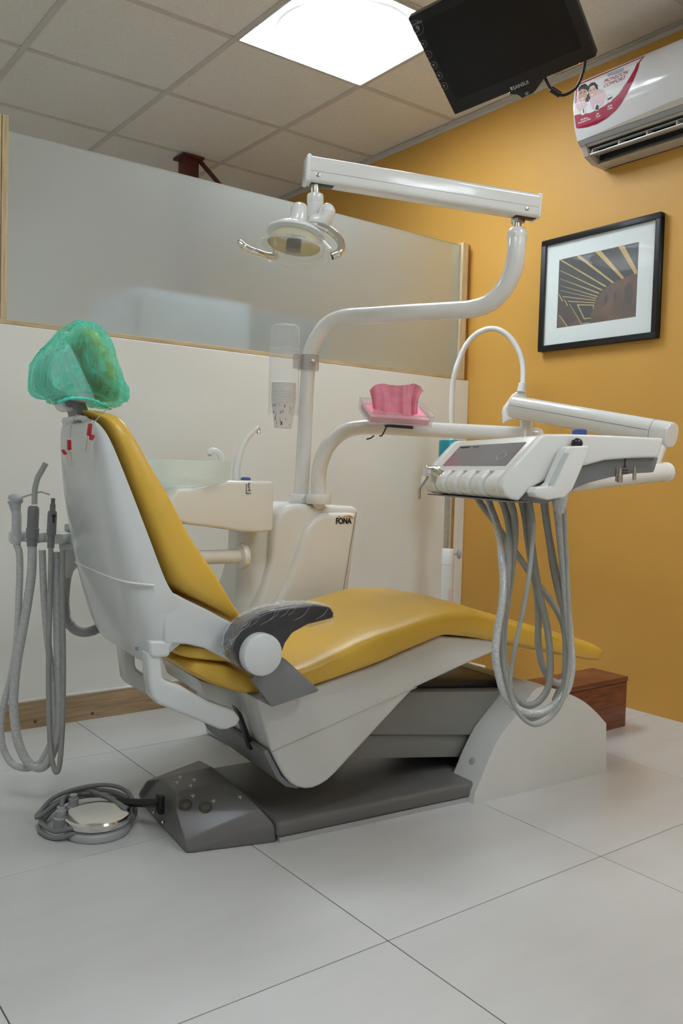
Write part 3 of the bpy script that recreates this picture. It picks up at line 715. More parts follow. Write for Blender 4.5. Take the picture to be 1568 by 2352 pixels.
clip(.03, [(-0.4300, 0.9350), (-0.4230, 0.9350), (-0.4250, 0.9110), (-0.4330, 0.9100)], [(-0.4320, 0.9120), (-0.4240, 0.9060), (-0.4290, 0.8750), (-0.4350, 0.8750)], [(-0.4270, 0.9120), (-0.4190, 0.9130), (-0.4180, 0.9070), (-0.4230, 0.9000), (-0.4300, 0.9030)])
clip(.105, [(-0.4540, 0.9020), (-0.4470, 0.9020), (-0.4460, 0.8810), (-0.4530, 0.8800)], [(-0.4570, 0.8710), (-0.4510, 0.8800), (-0.4460, 0.8750), (-0.4440, 0.8480), (-0.4490, 0.8470)], [(-0.4660, 0.8810), (-0.4610, 0.8820), (-0.4540, 0.8720), (-0.4610, 0.8700)])

# ------------------------------------------------------------------ FOOT PEDAL with coiled hose
ped = thing('foot_pedal', 'round chrome topped foot pedal wrapped in its coiled grey hose on the floor', 'pedal', (.73, 1.88, 0))
pc = Vector((0.7432, 1.8963, 0.0400)); pc.z = 0
b = B(); lathe(b, pc, (0, 0, 1), [(.072, 0), (.075, .004), (.074, .016), (.066, .022)], 40)
prism(b, [Vector((0.6687, 1.9797, 0.0000)), Vector((0.7046, 1.8901, 0.0000)), pc + Vector((.0, -.06, 0)), pc + Vector((-.03, .06, 0)), Vector((0.7223, 2.0765, 0.0000))], (0, 0, .016)); obj('base', b, 'lgrey', ped, bevel=.003)
b = B(); lathe(b, pc, (0, 0, 1), [(.066, .026), (.0735, .027), (.0745, .031), (.0745, .040), (.072, .044), (.055, .0475), (.025, .049), (.002, .0495)], 48); obj('disc', b, 'chrome', ped, smooth=30)
b = B(); lathe(b, pc, (0, 0, 1), [(.06, .018), (.06, .028)], 32); obj('disc_skirt', b, 'black', ped)
for q in ((0.6780, 1.9566, 0.0100), (0.7268, 2.0109, 0.0100)):
    b = B(); lathe(b, Vector((q[0], q[1], 0)), (0, 0, 1), [(.017, 0), (.017, .026), (.012, .028), (.012, .044), (.0095, .045), (.0095, .053)], 20); obj('hose_connector', b, 'lgrey', ped)
rr = random.Random(2); pts = []
cen = Vector((0.7404, 1.9517, 0.0150))
for k in range(46):
    a = -2.2 + k * 2 * math.pi / 16
    pts.append(cen + Vector((math.cos(a) * (.108 + .004 * math.sin(k)), math.sin(a) * (.102 + .005 * math.cos(k * 1.3)), .006 - cen.z + .0 + .013 * (k // 16) + .022 * max(0, math.sin(a + .6)))))
pts += [Vector((0.7567, 2.0650, 0.0387)), Vector((0.7860, 1.9933, 0.0473)), Vector((0.8051, 1.9289, 0.0465))]
st_ = Vector((0.6780, 1.9566, 0.0100)); pts = [Vector((st_.x, st_.y, .052)), Vector((st_.x + .01, st_.y + .015, .065)), Vector((0.7277, 2.0613, 0.0304)), Vector((0.7752, 2.0385, 0.0383)), Vector((0.8000, 1.9576, 0.0436))] + [Vector((0.8040, 1.8797, 0.0483))] + [p for p in pts[6:]]
b = B(); tube(b, pts, .0054, seg=10, n=5); obj('hose', b, 'pedal_hose', ped, smooth=60)
b = B(); tube(b, [Vector((0.8038, 1.9359, 0.0436)), Vector((0.8311, 1.8722, 0.0562)), Vector((0.8581, 1.8150, 0.0683))], .0105, seg=4, n=4); obj('hose_sleeve', b, 'black', ped, bevel=.002)
b = B(); q = Vector((0.8602, 1.8135, 0.0683)); box(b, q, (.014, .03, .044), (CU, CV, CZ)); obj('sleeve_flange', b, 'black', ped, bevel=.004)

# ------------------------------------------------------------------ DENTAL UNIT (cabinet, spittoon)
unit = thing('dental_unit', 'white dental unit cabinet and spittoon behind the chair seat', 'dental unit', (1.45, 2.28, 0))
YN = 2.15
cab = [(1.6899, 0.7403), (1.6652, 0.7445), (1.5428, 0.7486), (1.4617, 0.7525), (1.4224, 0.7486), (1.3918, 0.7330), (1.3726, 0.7097), (1.3665, 0.6581), (1.3657, 0.5803), (1.3450, 0.5100), (1.3170, 0.4407)] + [(1.30, .30), (1.30, 0), (1.62, 0), (1.632, .30)] + [(1.6592, 0.4826)]
b = B(); prism(b, [(x, YN, z) for x, z in cab], (0, .28, 0)); cabo = obj('cabinet', b, 'unit_white', unit, bevel=.022, segs=4, ang=40)
# raised front panel with a swept left edge
fp = [(1.6644, 0.7249), (1.5375, 0.7255), (1.5006, 0.7098), (1.4727, 0.6771), (1.4524, 0.6184), (1.4160, 0.5281), (1.3616, 0.4469)] + [(1.36, .30), (1.61, .30)] + [(1.6334, 0.4866)]
b = B(); prism(b, [(x, YN - .022, z) for x, z in fp], (0, .04, 0)); fpo = obj('front_panel', b, 'unit_white', cabo, bevel=.018, segs=4, ang=25)
s0, s1 = (1.6581, 2.1270, 0.7267), (1.6167, 2.1270, 0.4825)
b = B(); tube(b, [Vector(s0), Vector(s1)], .0009, seg=6, smooth=False); obj('panel_seam', b, 'mgrey', cabo)
text_mesh('logo', 'FONA', .0255, (1.5791, 2.1265, 0.6919), (1, 0, 0), (0, 0, 1), 'print_black', cabo, bold=.0011, sx=.86)
b = B(); tube(b, [Vector(p) for p in [(1.5867, 2.1270, 0.7163), (1.5948, 2.1270, 0.7145), (1.6004, 2.1270, 0.7089), (1.6067, 2.1270, 0.7131), (1.6190, 2.1270, 0.7161), (1.6327, 2.1270, 0.7142), (1.6456, 2.1270, 0.7076)]], lambda t: .0007 + .0011 * t, seg=6, n=6); obj('logo', b, 'print_orange', cabo)
b = B(); tube(b, [Vector(p) for p in [(1.6190, 2.1270, 0.7161), (1.6354, 2.1270, 0.7160), (1.6456, 2.1270, 0.7085)]], lambda t: .0012, seg=6, n=6); obj('logo', b, 'print_orange', cabo)
# spittoon pillar
px_ = Vector((1.3606, 2.2400, 0.5581))
b = B(); lathe(b, (px_.x, 2.24, 0), (0, 0, 1), [(.070, 0), (.066, .05), (.062, .3), (.060, .55), (.062, .70)], 36); obj('pillar', b, 'unit_white', unit)
# spittoon body
sp = [(1.3345, 0.8189), (1.3358, 0.6751), (1.2946, 0.6721), (1.2342, 0.6745), (1.1534, 0.6869), (1.0601, 0.6978), (1.0214, 0.7100), (1.0076, 0.7624), (1.0322, 0.7951), (1.0905, 0.7970), (1.1503, 0.8085), (1.1787, 0.8187)]
b = B(); prism(b, [(x, 2.10, z) for x, z in sp], (0, .24, 0)); obj('spittoon_body', b, 'unit_white', unit, bevel=.010, segs=3, ang=30)
bc = Vector((1.1025, 2.1900, 0.8261))
rim = (1.1015, 2.1900, 0.8725); bot = (1.1032, 2.1900, 0.7943)
H = rim[2] - bot[2]
b = B(); lathe(b, (bc.x, 2.19, bot[2]), (0, 0, 1), [(.03, .0), (.075, .003), (.105, .012), (.116, .022), (.119, .035), (.121, H), (.117, H), (.115, .036), (.10, .018), (.03, .008)], 48, cap=False); obj('bowl', b, 'bowl', unit)
b = B(); P = [Vector(p) for p in [(1.2514, 2.2600, 0.8737), (1.2488, 2.2600, 0.8860), (1.2392, 2.2600, 0.8980), (1.2260, 2.2600, 0.9040), (1.2145, 2.2600, 0.9044), (1.2087, 2.2600, 0.8969)]]
tube(b, P, lambda t: .010 - .002 * t, seg=12, rnd=True); obj('bowl_spout', b, 'enamel', unit)
b = B(); lathe(b, Vector(P[-1]), (0, -.2, -1), [(.006, 0), (.0055, .009)], 12); obj('spout_tip', b, 'steel', unit)
b = B(); P = [Vector(p) for p in [(1.2551, 2.1800, 0.8219), (1.2543, 2.1800, 0.8501), (1.2625, 2.1800, 0.8907), (1.2800, 2.1800, 0.9317), (1.3004, 2.1800, 0.9570), (1.3222, 2.1800, 0.9756)]]
tube(b, P, lambda t: .0115 - .005 * t, seg=14, rnd=True); cf = obj('cup_filler', b, 'enamel', unit)
b = B(); lathe(b, Vector((1.3258, 2.1800, 0.9665)), (0, 0, -1), [(.005, -.008), (.005, .004), (.0058, .005), (.0058, .008)], 12); obj('nozzle', b, 'steel', cf)
b = B(); q = Vector((1.2686, 2.1500, 0.8221)); lathe(b, (q.x, 2.15, q.z - .002), (0, 0, 1), [(.014, 0), (.015, .003), (.013, .0075), (.008, .009)], 20); obj('fill_button', b, 'blue', unit)
ic = lambda x, y: Vector((0, 2.0985, 0)) + Vector(((1.2479, 2.0985, 0.8002)[0] + x * .012, 0, (1.2479, 2.0985, 0.8002)[2] + y * .016))
strokes('cup_icon', [[(-.6, -1), (-.6, .6), (.2, .6)], [(-.6, -1), (.6, -1)], [(-.2, -.5), (.6, -.5)], [(-.1, 0), (.1, .9), (.5, .6)], [(.2, .2), (.2, -.4)]], .0009, 'print_black', unit, ic)
# arm that carries the assistant tray
e = Vector((1.2686, 2.1650, 0.5981)); 
b = B(); lathe(b, (e.x, 2.165, e.z), (-1, 0, 0), [(.037, -.01), (.039, -.004), (.036, .006), (.022, .012)], 28); obj('arm_flange', b, 'unit_white', unit)
b = B(); tube(b, [(e.x, 2.165, e.z), (1.0, 2.175, e.z + .003), (.80, 2.20, e.z + .003)], .0205, seg=20, smooth=False, rnd=True); obj('tray_arm', b, 'unit_white', unit)
# pole sockets on the cabinet top
for (qx, qy) in ((690, 1140), (729, 1142)):
    q = Vector((1.5075, 2.2179, 0.7590)) if qx == 690 else Vector((1.5289, 2.1517, 0.7592))
    b = B(); lathe(b, (q.x, q.y, q.z - .008), (0, 0, 1), [(.0345, 0), (.036, .003), (.036, .026), (.033, .030)] if qx == 690 else [(.037, 0), (.039, .003), (.039, .028), (.036, .032)], 32); obj('pole_socket', b, 'enamel', unit)

# ------------------------------------------------------------------ OPERATING LIGHT
opl = thing('operating_light', 'dental operating light on a curved white pole arm above the chair', 'lamp', Vector((1.5075, 2.2179, 0.7590)))
b = B(); pole_ = smooth_path([Vector(p) for p in [(1.5075, 2.2178, 0.7563), (1.5122, 2.2190, 0.8406), (1.5182, 2.2215, 0.9629), (1.5242, 2.2248, 1.0988), (1.5278, 2.2260, 1.1668)]], 6); tube(b, pole_, .0225, seg=24, smooth=False); obj('pole', b, 'enamel', opl)
b = B(); tube(b, [Vector(p) for p in [(1.5267, 2.2268, 1.1667), (1.5290, 2.2267, 1.1940), (1.5328, 2.2194, 1.2274), (1.5395, 2.1979, 1.2663), (1.5538, 2.1642, 1.3042), (1.5704, 2.1025, 1.3198), (1.6023, 2.0159, 1.3194), (1.6522, 1.8779, 1.3158), (1.6930, 1.7593, 1.3119), (1.7079, 1.6979, 1.3105), (1.7166, 1.6418, 1.3205), (1.7252, 1.5996, 1.3538), (1.7250, 1.5710, 1.3971), (1.7202, 1.5583, 1.4393), (1.7222, 1.5590, 1.4792)]], .0245, seg=24, n=6, rnd=False); obj('swing_arm', b, 'enamel', opl, smooth=60)
q0, q1 = Vector((1.7221, 1.5589, 1.4758)), Vector((1.7223, 1.5605, 1.5054))
b = B(); lathe(b, q0, (q1 - q0), [(.0255, 0), (.0265, .008), (.026, .016), (.020, .026), (.012, .029)], 28); obj('arm_cap', b, 'enamel', opl)
q2 = Vector((1.7233, 1.5617, 1.5419))
b = B(); lathe(b, q1, (q2 - q1), [(.0115, -.004), (.0115, (q2 - q1).length)], 20); box(b, Vector((1.7242, 1.5601, 1.5237)), (.026, .026, .014)); obj('arm_pivot', b, 'steel', opl)
L0, L1 = Vector((1.1925, 1.7757, 1.5861)), Vector((1.7645, 1.5317, 1.5571))
ax = (L1 - L0).normalized(); sd = CZ.cross(ax).normalized(); up = ax.cross(sd).normalized()
Ls = (L1 - L0).length
b = B(); box(b, (L0 + L1) / 2, (Ls, .050, .0615), (ax, sd, up)); sa = obj('spring_arm', b, 'enamel', opl, bevel=.012, segs=4)
b = B(); box(b, L0 + ax * .006, (.012, .054, .066), (ax, sd, up)); obj('end_cap', b, 'enamel', sa, bevel=.0055, segs=3)
b = B(); box(b, L1 - ax * .003, (.008, .0515, .063), (ax, sd, up)); obj('end_cap', b, 'enamel', sa, bevel=.003, segs=3)
b = B(); box(b, (L0 + L1) / 2 - sd * 0 - up * .006, (Ls - .016, .0506, .0008), (ax, sd, up)); obj('arm_seam', b, 'mgrey', sa)
for s_, k in ((.030, -1), (Ls - .040, -1)):
    for sg in (-1, 1):
        b = B(); lathe(b, L0 + ax * s_ + sd * sg * .0248 - up * .015, sd * sg, [(.0055, -.002), (.0055, .0012), (.004, .0018)], 16); obj('screw', b, 'steel', sa)
for s_ in (.045, Ls - .035):
    b = B(); box(b, L0 + ax * s_ - up * .0300, (.058, .026, .004), (ax, sd, up)); obj('slot', b, 'black', sa, bevel=.0015)
# lamp head
dS = (2.104)
s0 = Vector((1.2184, 1.7635, 1.5601)); s1 = Vector((1.2175, 1.7624, 1.5286))
b = B(); lathe(b, s0 + (s0 - s1) * .25, (s1 - s0), [(.0105, 0), (.0105, (s1 - s0).length * 1.3)], 20); obj('stem', b, 'steel', opl)
s2 = Vector((1.2165, 1.7601, 1.4753))
b = B(); lathe(b, s1, (s2 - s1), [(.0195, 0), (.0205, .003), (.0205, .020), (.0195, .0215), (.019, .024), (.0185, (s2 - s1).length), (.012, (s2 - s1).length + .012)], 28); obj('stem_collar', b, 'enamel', opl)
b = B(); tube(b, [Vector(p) for p in [(1.2044, 1.7470, 1.4588), (1.2142, 1.7396, 1.4601), (1.2226, 1.7336, 1.4651), (1.2279, 1.7302, 1.4748), (1.2302, 1.7289, 1.4824)]], lambda t: .017 + .004 * t, seg=18, rnd=True); obj('yoke', b, 'enamel', opl)
b = B(); lathe(b, Vector((1.2330, 1.7385, 1.4682)), Vector((.8, -.6, -.25)), [(.020, -.012), (.023, -.006), (.023, .008), (.018, .016)], 24); obj('yoke_knob', b, 'enamel', opl)
rc = Vector((1.1462, 1.7482, 1.3722))
hx = (Vector((.6, .8, 0)) * .15 + Vector((.8, -.6, 0)) * .12 + CZ).normalized()
head = lambda r, h: None
b = B(); lathe(b, rc, hx, [(.0865, -.004), (.090, 0), (.0885, .004), (.078, .008), (.0745, .030), (.070, .047), (.066, .047), (.0705, .029), (.074, .010)], 56, cap=False); obj('lens_cup', b, 'lens', opl)
b = B(); lathe(b, rc, hx, [(.086, -.003), (.05, -.0065), (.002, -.0075)], 48, cap=False); obj('front_lens', b, 'lens', opl)
b = B(); lathe(b, rc, hx, [(.0855, .0005), (.089, .0), (.0905, .003), (.089, .006), (.0855, .0055)], 56, cap=False); obj('lens_rim', b, 'acrylic', opl)
b = B(); lathe(b, rc, hx, [(.064, .020), (.060, .034), (.048, .046), (.028, .053), (.012, .054)], 40, cap=False); obj('reflector', b, 'dgreen', opl)
b = B(); lathe(b, rc, hx, [(.070, .046), (.068, .052), (.050, .064), (.030, .074), (.0225, .080), (.0225, .082)], 40); obj('lamp_cone', b, 'cone', opl)
b = B(); lathe(b, rc, hx, [(.0205, .078), (.0205, .112), (.019, .115), (.016, .116), (.016, .122), (.013, .1235)], 28); obj('lamp_neck', b, 'enamel', opl)
b = B(); box(b, rc + hx * .018, (.034, .034, .026), (Vector((.8, -.6, 0)), hx.cross(Vector((.8, -.6, 0))).normalized(), hx)); obj('bulb_shield', b, 'armpad', opl, bevel=.003)
b = B(); lathe(b, rc, hx, [(.008, .030), (.008, .045), (.004, .050)], 14); obj('bulb_socket', b, 'steel', opl)
b = B(); tube(b, [Vector(p) for p in [(1.1933, 1.7421, 1.4472), (1.1968, 1.7141, 1.4402), (1.2021, 1.6842, 1.4267), (1.2108, 1.6642, 1.4107), (1.2136, 1.6486, 1.3936), (1.2097, 1.6380, 1.3765), (1.1985, 1.6330, 1.3610), (1.1869, 1.6413, 1.3534)]], .0092, seg=16, rnd=False); h_ = obj('light_handle', b, 'chrome', opl, smooth=60)
b = B(); lathe(b, Vector((1.1862, 1.6418, 1.3530)), Vector((-.8, .6, -.3)), [(.0085, -.003), (.0085, .0015), (.006, .002)], 16); obj('handle_plug', b, 'black', h_)
b = B(); tube(b, [Vector(p) for p in [(1.0452, 1.8254, 1.3928), (1.0526, 1.8193, 1.3847), (1.0697, 1.8187, 1.3793), (1.0899, 1.8159, 1.3758), (1.1170, 1.8204, 1.3748), (1.1515, 1.8324, 1.3811)]], .0085, seg=16, rnd=True); obj('light_handle', b, 'chrome', opl, smooth=60)
b = B(); tube(b, [rc + hx * .04 + Vector((.8, -.6, 0)) * .062, Vector((1.1960, 1.7000, 1.4032)), Vector((1.1959, 1.6607, 1.3720))], .004, seg=8); obj('handle_bracket', b, 'cone', opl)
b = B(); tube(b, [Vector((1.1515, 1.8324, 1.3811)), rc + hx * .045 + Vector((-.03, .05, 0))], .006, seg=8, smooth=False); obj('handle_bracket', b, 'cone', opl)

# ------------------------------------------------------------------ DELIVERY UNIT
dl = thing('delivery_unit', 'white instrument delivery tray on a jointed arm over the foot of the chair', 'instrument tray', Vector((1.5289, 2.1517, 0.7592)))
b = B(); tube(b, [Vector(p) for p in [(1.5289, 2.1517, 0.7579), (1.5291, 2.1540, 0.8020), (1.5303, 2.1554, 0.8422), (1.5359, 2.1534, 0.8798), (1.5500, 2.1453, 0.9231), (1.5747, 2.1287, 0.9601), (1.6037, 2.1082, 0.9825), (1.6412, 2.0805, 0.9919), (1.6894, 2.0444, 0.9936), (1.7643, 1.9879, 0.9909), (1.8713, 1.9072, 0.9881), (1.9784, 1.8265, 0.9853), (2.0661, 1.7604, 0.9831)]], .0228, seg=24, n=5, rnd=True); obj('swing_arm', b, 'enamel', dl, smooth=60)
p0, p1, p2 = Vector((2.0366, 1.7762, 0.9806)), Vector((2.0378, 1.7779, 1.0260)), Vector((2.0380, 1.7805, 1.0740))
b = B(); lathe(b, p0, p1 - p0, [(.026, -.01), (.021, .012), (.0195, .02), (.0195, (p1 - p0).length)], 24); obj('post', b, 'enamel', dl)
b = B(); lathe(b, p1, p2 - p1, [(.019, 0), (.019, .003), (.018, .004), (.018, (p2 - p1).length)], 24); obj('post_ring', b, 'steel', dl)
D0, D1 = Vector((2.0011, 1.8016, 1.0671)), Vector((2.0174, 1.2702, 0.9709))
ax = (D1 - D0).normalized(); sd = CZ.cross(ax).normalized(); up = ax.cross(sd).normalized(); Ls = (D1 - D0).length
def oval(c, h, w, n=28): return [c + up * h * se(math.sin(2 * math.pi * k / n), .75) + sd * w * se(math.cos(2 * math.pi * k / n), .8) for k in range(n)]
b = B(); loft(b, [oval(D0 + ax * t, .034 * s_, .030 * s_) for t, s_ in ((0, .86), (.004, .96), (.012, 1), (Ls - .012, 1.0), (Ls - .003, .97), (Ls, .9))]); dsa = obj('spring_arm', b, 'enamel', dl, smooth=35)
b = B(); q = [D0 + ax * t + up * .004 + sd * w for t, w in ((.01, -.0302), (Ls - .055, -.0302), (Ls - .055, .0302), (.01, .0302))]
tube(b, [q[0], q[1]], .0007, seg=6, smooth=False); tube(b, [q[2], q[3]], .0007, seg=6, smooth=False); obj('arm_seam', b, 'mgrey', dsa)
b = B(); loft(b, [oval(D1 - ax * .05, .0345, .0305), oval(D1 - ax * .0488, .0345, .0305)]); obj('arm_joint_line', b, 'mgrey', dsa)
e = D0 - ax * .0008
b = B(); box(b, Vector((1.9969, 1.7918, 1.0592)) - sd * .0, (.055, .002, .020), (ax, sd, up)); obj('rating_label', b, 'lgrey', dsa)
# elbow and lower tube under the tray
E0, E1 = Vector((1.9740, 1.2751, 0.9243)), Vector((1.9420, 1.2337, 0.8752))
b = B(); tube(b, [D1 - ax * .03 - up * .02, Vector((1.9515, 1.2894, 0.8790))], .022, seg=20, smooth=False); obj('elbow_post', b, 'enamel', dl)
lt = [Vector((1.9420, 1.2337, 0.8752)), Vector((1.7017, 1.2504, 0.8529)), Vector((1.5632, 1.2412, 0.8407))]
b = B(); tube(b, lt, .0228, seg=24, smooth=False, rnd=False); obj('lower_tube', b, 'enamel', dl, smooth=60)
b = B(); lathe(b, lt[0], lt[0] - lt[1], [(.0232, -.012), (.0245, -.010), (.0245, .0015), (.022, .004)], 28); obj('tube_cap', b, 'enamel', dl)
# tray body: local frame s (to the tail), f (away), z
TO = Vector((1.2647, 1.1130, 0.8052)); ta = math.radians(-23); TS = Vector((math.cos(ta), math.sin(ta), 0)); TF = Vector((-math.sin(ta), math.cos(ta), 0))
def tr(s, f, z): return Vector((TO.x, TO.y, 0)) + TS * s + TF * f + CZ * z
side = [(0.0404, 0.9303), (0.0502, 0.9357), (0.0927, 0.9374), (0.1871, 0.9384), (0.3078, 0.9379), (0.3031, 0.9142), (0.2980, 0.8984), (0.2423, 0.8957), (0.1799, 0.8895), (0.1200, 0.8731), (0.0870, 0.8586), (0.0559, 0.8485), (0.0289, 0.8336), (0.0121, 0.8206), (-0.0009, 0.8061), (-0.0164, 0.8083), (-0.0303, 0.8155), (-0.0381, 0.8303), (-0.0344, 0.8495)]
TW = .47
b = B(); prism(b, [tr(s, 0, z) for s, z in side], TF * .026); tp = obj('side_panel', b, 'unit_white', dl, bevel=.005, segs=3, ang=35)
b = B(); prism(b, [tr(s, TW - .02, z) for s, z in side], TF * .026); obj('side_panel', b, 'unit_white', dl, bevel=.005, segs=3, ang=35)
und = [(0.0029, 0.8065), (0.0633, 0.8001), (0.0971, 0.8178), (0.1155, 0.8285), (0.1509, 0.8431), (0.1984, 0.8555), (0.2466, 0.8647), (0.2977, 0.8687), (0.3071, 0.8997), (0.2499, 0.8970), (0.1870, 0.8906), (0.1266, 0.8742), (0.0934, 0.8596), (0.0620, 0.8494), (0.0349, 0.8343), (0.0179, 0.8212)]
b = B(); prism(b, [tr(s, .012, z) for s, z in und], TF * (TW - .024)); obj('underside', b, 'mgrey', dl, bevel=.004, ang=35)
deck = [(s, z) for s, z in [(0.0422, 0.9295), (0.0521, 0.9341), (0.0929, 0.9348), (0.1872, 0.9359), (0.3020, 0.9350), (0.2995, 0.9080), (0.2421, 0.8983), (0.1798, 0.8912), (0.1199, 0.8748), (0.0558, 0.8502), (0.0188, 0.8342), (-0.0083, 0.8519), (-0.0178, 0.8624)]]
b = B(); prism(b, [tr(s, .02, z) for s, z in deck], TF * (TW - .03)); tdeck = obj('tray_deck', b, 'unit_white', dl, bevel=.003, ang=35)
# display on the sloping deck
dA, dB = Vector((0.0422, 0.9295)), Vector((-0.0178, 0.8624))
dn = Vector((-(dA - dB).y, (dA - dB).x)).normalized()
def dk(t, f, o=0.0): p = dB.lerp(dA, t) + dn * o; return tr(p.x, f, p.y)
b = B(); loft(b, [[dk(.16, .05, 0), dk(.86, .05, 0), dk(.86, .40, 0), dk(.16, .40, 0)], [dk(.16, .05, .0015), dk(.86, .05, .0015), dk(.86, .40, .0015), dk(.16, .40, .0015)]]); obj('display', b, 'display', dl)
b = B(); tube(b, [dk(.42 + .11 * math.cos(a), .105 + .018 * math.sin(a), .0018) for a in [2 * math.pi * k / 24 for k in range(25)]], .0008, seg=6, smooth=False); obj('display_ring', b, 'lgrey', dl)
b = B(); tube(b, [dk(.80, .33, .0018), dk(.80, .385, .0018)], .0018, seg=4, smooth=False); tube(b, [dk(.80, .28, .0018), dk(.80, .31, .0018)], .001, seg=4, smooth=False); obj('display_mark', b, 'black', dl)
# fingers of the instrument holder
nose = [(dB.x + .004, dB.y + .004)] + [(-0.0265, 0.8555), (-0.0344, 0.8495), (-0.0384, 0.8386), (-0.0398, 0.8286), (-0.0321, 0.8154), (-0.0192, 0.8090), (-0.0028, 0.8060)] + [(dB.x + .07, TO.z + .012), (dB.x + .06, dB.y - .02)]
for k in range(6):
    f0 = .026 + k * (TW - .045) / 6 + .010; f1 = .026 + (k + 1) * (TW - .045) / 6 - .012
    if k == 0: f0 = .024
    b = B(); prism(b, [tr(s, f0, z) for s, z in nose], TF * (f1 - f0)); obj('holder_finger', b, 'unit_white', dl, bevel=.011, segs=4, ang=20, smooth=60)
inner = [(dB.x + .018, dB.y + .003), (dB.x + .024, TO.z + .02), (dB.x + .09, TO.z + .006), (dB.x + .06, dB.y)]
b = B(); prism(b, [tr(s, .02, z) for s, z in inner], TF * (TW - .03)); obj('holder_core', b, 'unit_white', dl)
b = B(); box(b, tr(dB.x + .02, TW / 2, TO.z - .0015), (.05, TW - .02, .003), (TS, TF, CZ)); obj('holder_base', b, 'mgrey', dl)
b = B(); q = (-0.0405, 0.8473); p = Vector((1.3007, 1.2511, 0.8461)); lathe(b, p, TS * -1 + CZ * .4, [(.006, -.02), (.006, .004), (.004, .006)], 14); obj('rubber_tip', b, 'black', dl)
# knobs on the tray
b = B(); p = Vector((1.3613, 1.0593, 0.9190)); lathe(b, p - CZ * .004, CZ, [(.010, 0), (.0115, .004), (.010, .010), (.006, .0135), (.001, .015)], 20); obj('dome_knob', b, 'black', dl)
b = B(); p = Vector((1.5216, 1.1786, 0.9518)); lathe(b, p - CZ * .010, CZ, [(.0145, 0), (.016, .003), (.0155, .014), (.013, .016)], 20); obj('blue_knob', b, 'blue', dl)
for px_, rr_ in ((Vector((1.4619, 1.0301, 0.8560)), .0055), (Vector((1.4658, 1.0398, 0.8577)), .003), (Vector((1.4936, 1.0192, 0.8617)), .0035)):
    b = B(); lathe(b, px_ + CZ * .018, -CZ, [(rr_ * .6, 0), (rr_ * .6, .012), (rr_, .013), (rr_, .026), (rr_ * .8, .028)], 14); obj('valve_knob', b, 'steel', dl)
ici = lambda x, y: tr((0.2301, 0.8796)[0] + x * .010, .0105, (0.2301, 0.8796)[1] + y * .014)
strokes('tool_icon', [[(-.9, -1), (.9, -1)], [(-.7, -.6), (.7, -.6)], [(-.4, -.1), (.4, -.1)], [(0, -.1), (0, 1)], [(-.2, 1), (.2, 1)]], .0009, 'print_black', dl, ici)
# angled side handle with a keypad strip
hd = [(0.0105, 0.8230), (0.0166, 0.8326), (0.0380, 0.8359), (0.0462, 0.8424), (0.0726, 0.9031), (0.0800, 0.9125), (0.1202, 0.9147), (0.1236, 0.9091), (0.1038, 0.8616), (0.0903, 0.8301), (0.0753, 0.8156), (0.0407, 0.8095), (0.0147, 0.8150)]
b = B(); prism(b, [tr(s, -.038, z) for s, z in hd], TF * .034); sh = obj('side_handle', b, 'unit_white', dl, bevel=.007, segs=3, ang=25)
ks = [(0.0395, 0.8389), (0.0696, 0.8994), (0.0800, 0.8997), (0.0507, 0.8381)]
b = B(); prism(b, [tr(s, -.0388, z) for s, z in ks], TF * .003); obj('keypad_strip', b, 'strip', sh)
b = B(); prism(b, [tr(s, -.0405, z) for s, z in [(-0.0196, 0.9281), (0.0314, 0.9318), (0.0804, 0.9109), (0.0739, 0.8827), (0.0409, 0.8449), (-0.0147, 0.8105)]][:3], TF * .0002); b.free()

# ------------------------------------------------------------------ HANDPIECE HOSES under the tray
def hose(name, label, cat, pts, r, material, group=None, seg=12):
    pts = [Vector(p) for p in pts]
    t = thing(name, label, cat, pts[0], group or 'hoses hanging under the instrument tray')
    b = B(); tube(b, pts, r, seg=seg, n=7, rnd=True); obj('hose', b, material, t, smooth=60)
    return t
hose('handpiece_hose', 'film-wrapped grey hose leaving the tray furthest left, front of the big hanging loop', 'hose',
     [(1.3702, 1.2967, 0.8055), (1.3617, 1.2767, 0.7823), (1.3478, 1.2479, 0.7545), (1.3321, 1.2202, 0.7198), (1.3116, 1.1960, 0.6843), (1.2991, 1.1780, 0.6434), (1.2815, 1.1635, 0.5959), (1.2667, 1.1592, 0.5458), (1.2561, 1.1520, 0.5000), (1.2609, 1.1461, 0.4601), (1.2715, 1.1359, 0.4204), (1.2942, 1.1172, 0.3928), (1.3312, 1.1015, 0.3860), (1.3657, 1.0890, 0.4015), (1.3931, 1.0826, 0.4312), (1.4083, 1.0861, 0.4738), (1.4148, 1.0964, 0.5203), (1.4181, 1.1102, 0.5862), (1.4124, 1.1188, 0.6615), (1.4067, 1.1274, 0.7368), (1.4018, 1.1346, 0.7970)], .0078, 'wrap')
hose('handpiece_hose', 'grey hose in the front bundle, second to leave the tray, hanging into the big loop', 'hose',
     [(1.3468, 1.2392, 0.8076), (1.3473, 1.2250, 0.7850), (1.3388, 1.2042, 0.7478), (1.3240, 1.1873, 0.6961), (1.3094, 1.1762, 0.6374), (1.2988, 1.1749, 0.5855), (1.2904, 1.1722, 0.5377), (1.2879, 1.1647, 0.4830), (1.2905, 1.1543, 0.4436), (1.3030, 1.1424, 0.4015), (1.3227, 1.1259, 0.3726), (1.3498, 1.1121, 0.3777), (1.3847, 1.0998, 0.4020), (1.4064, 1.0982, 0.4412), (1.4156, 1.1067, 0.4917), (1.4231, 1.1172, 0.5542), (1.4183, 1.1309, 0.6216), (1.4113, 1.1461, 0.6855), (1.4030, 1.1557, 0.7424), (1.3965, 1.1638, 0.7995)], .0075, 'hose')
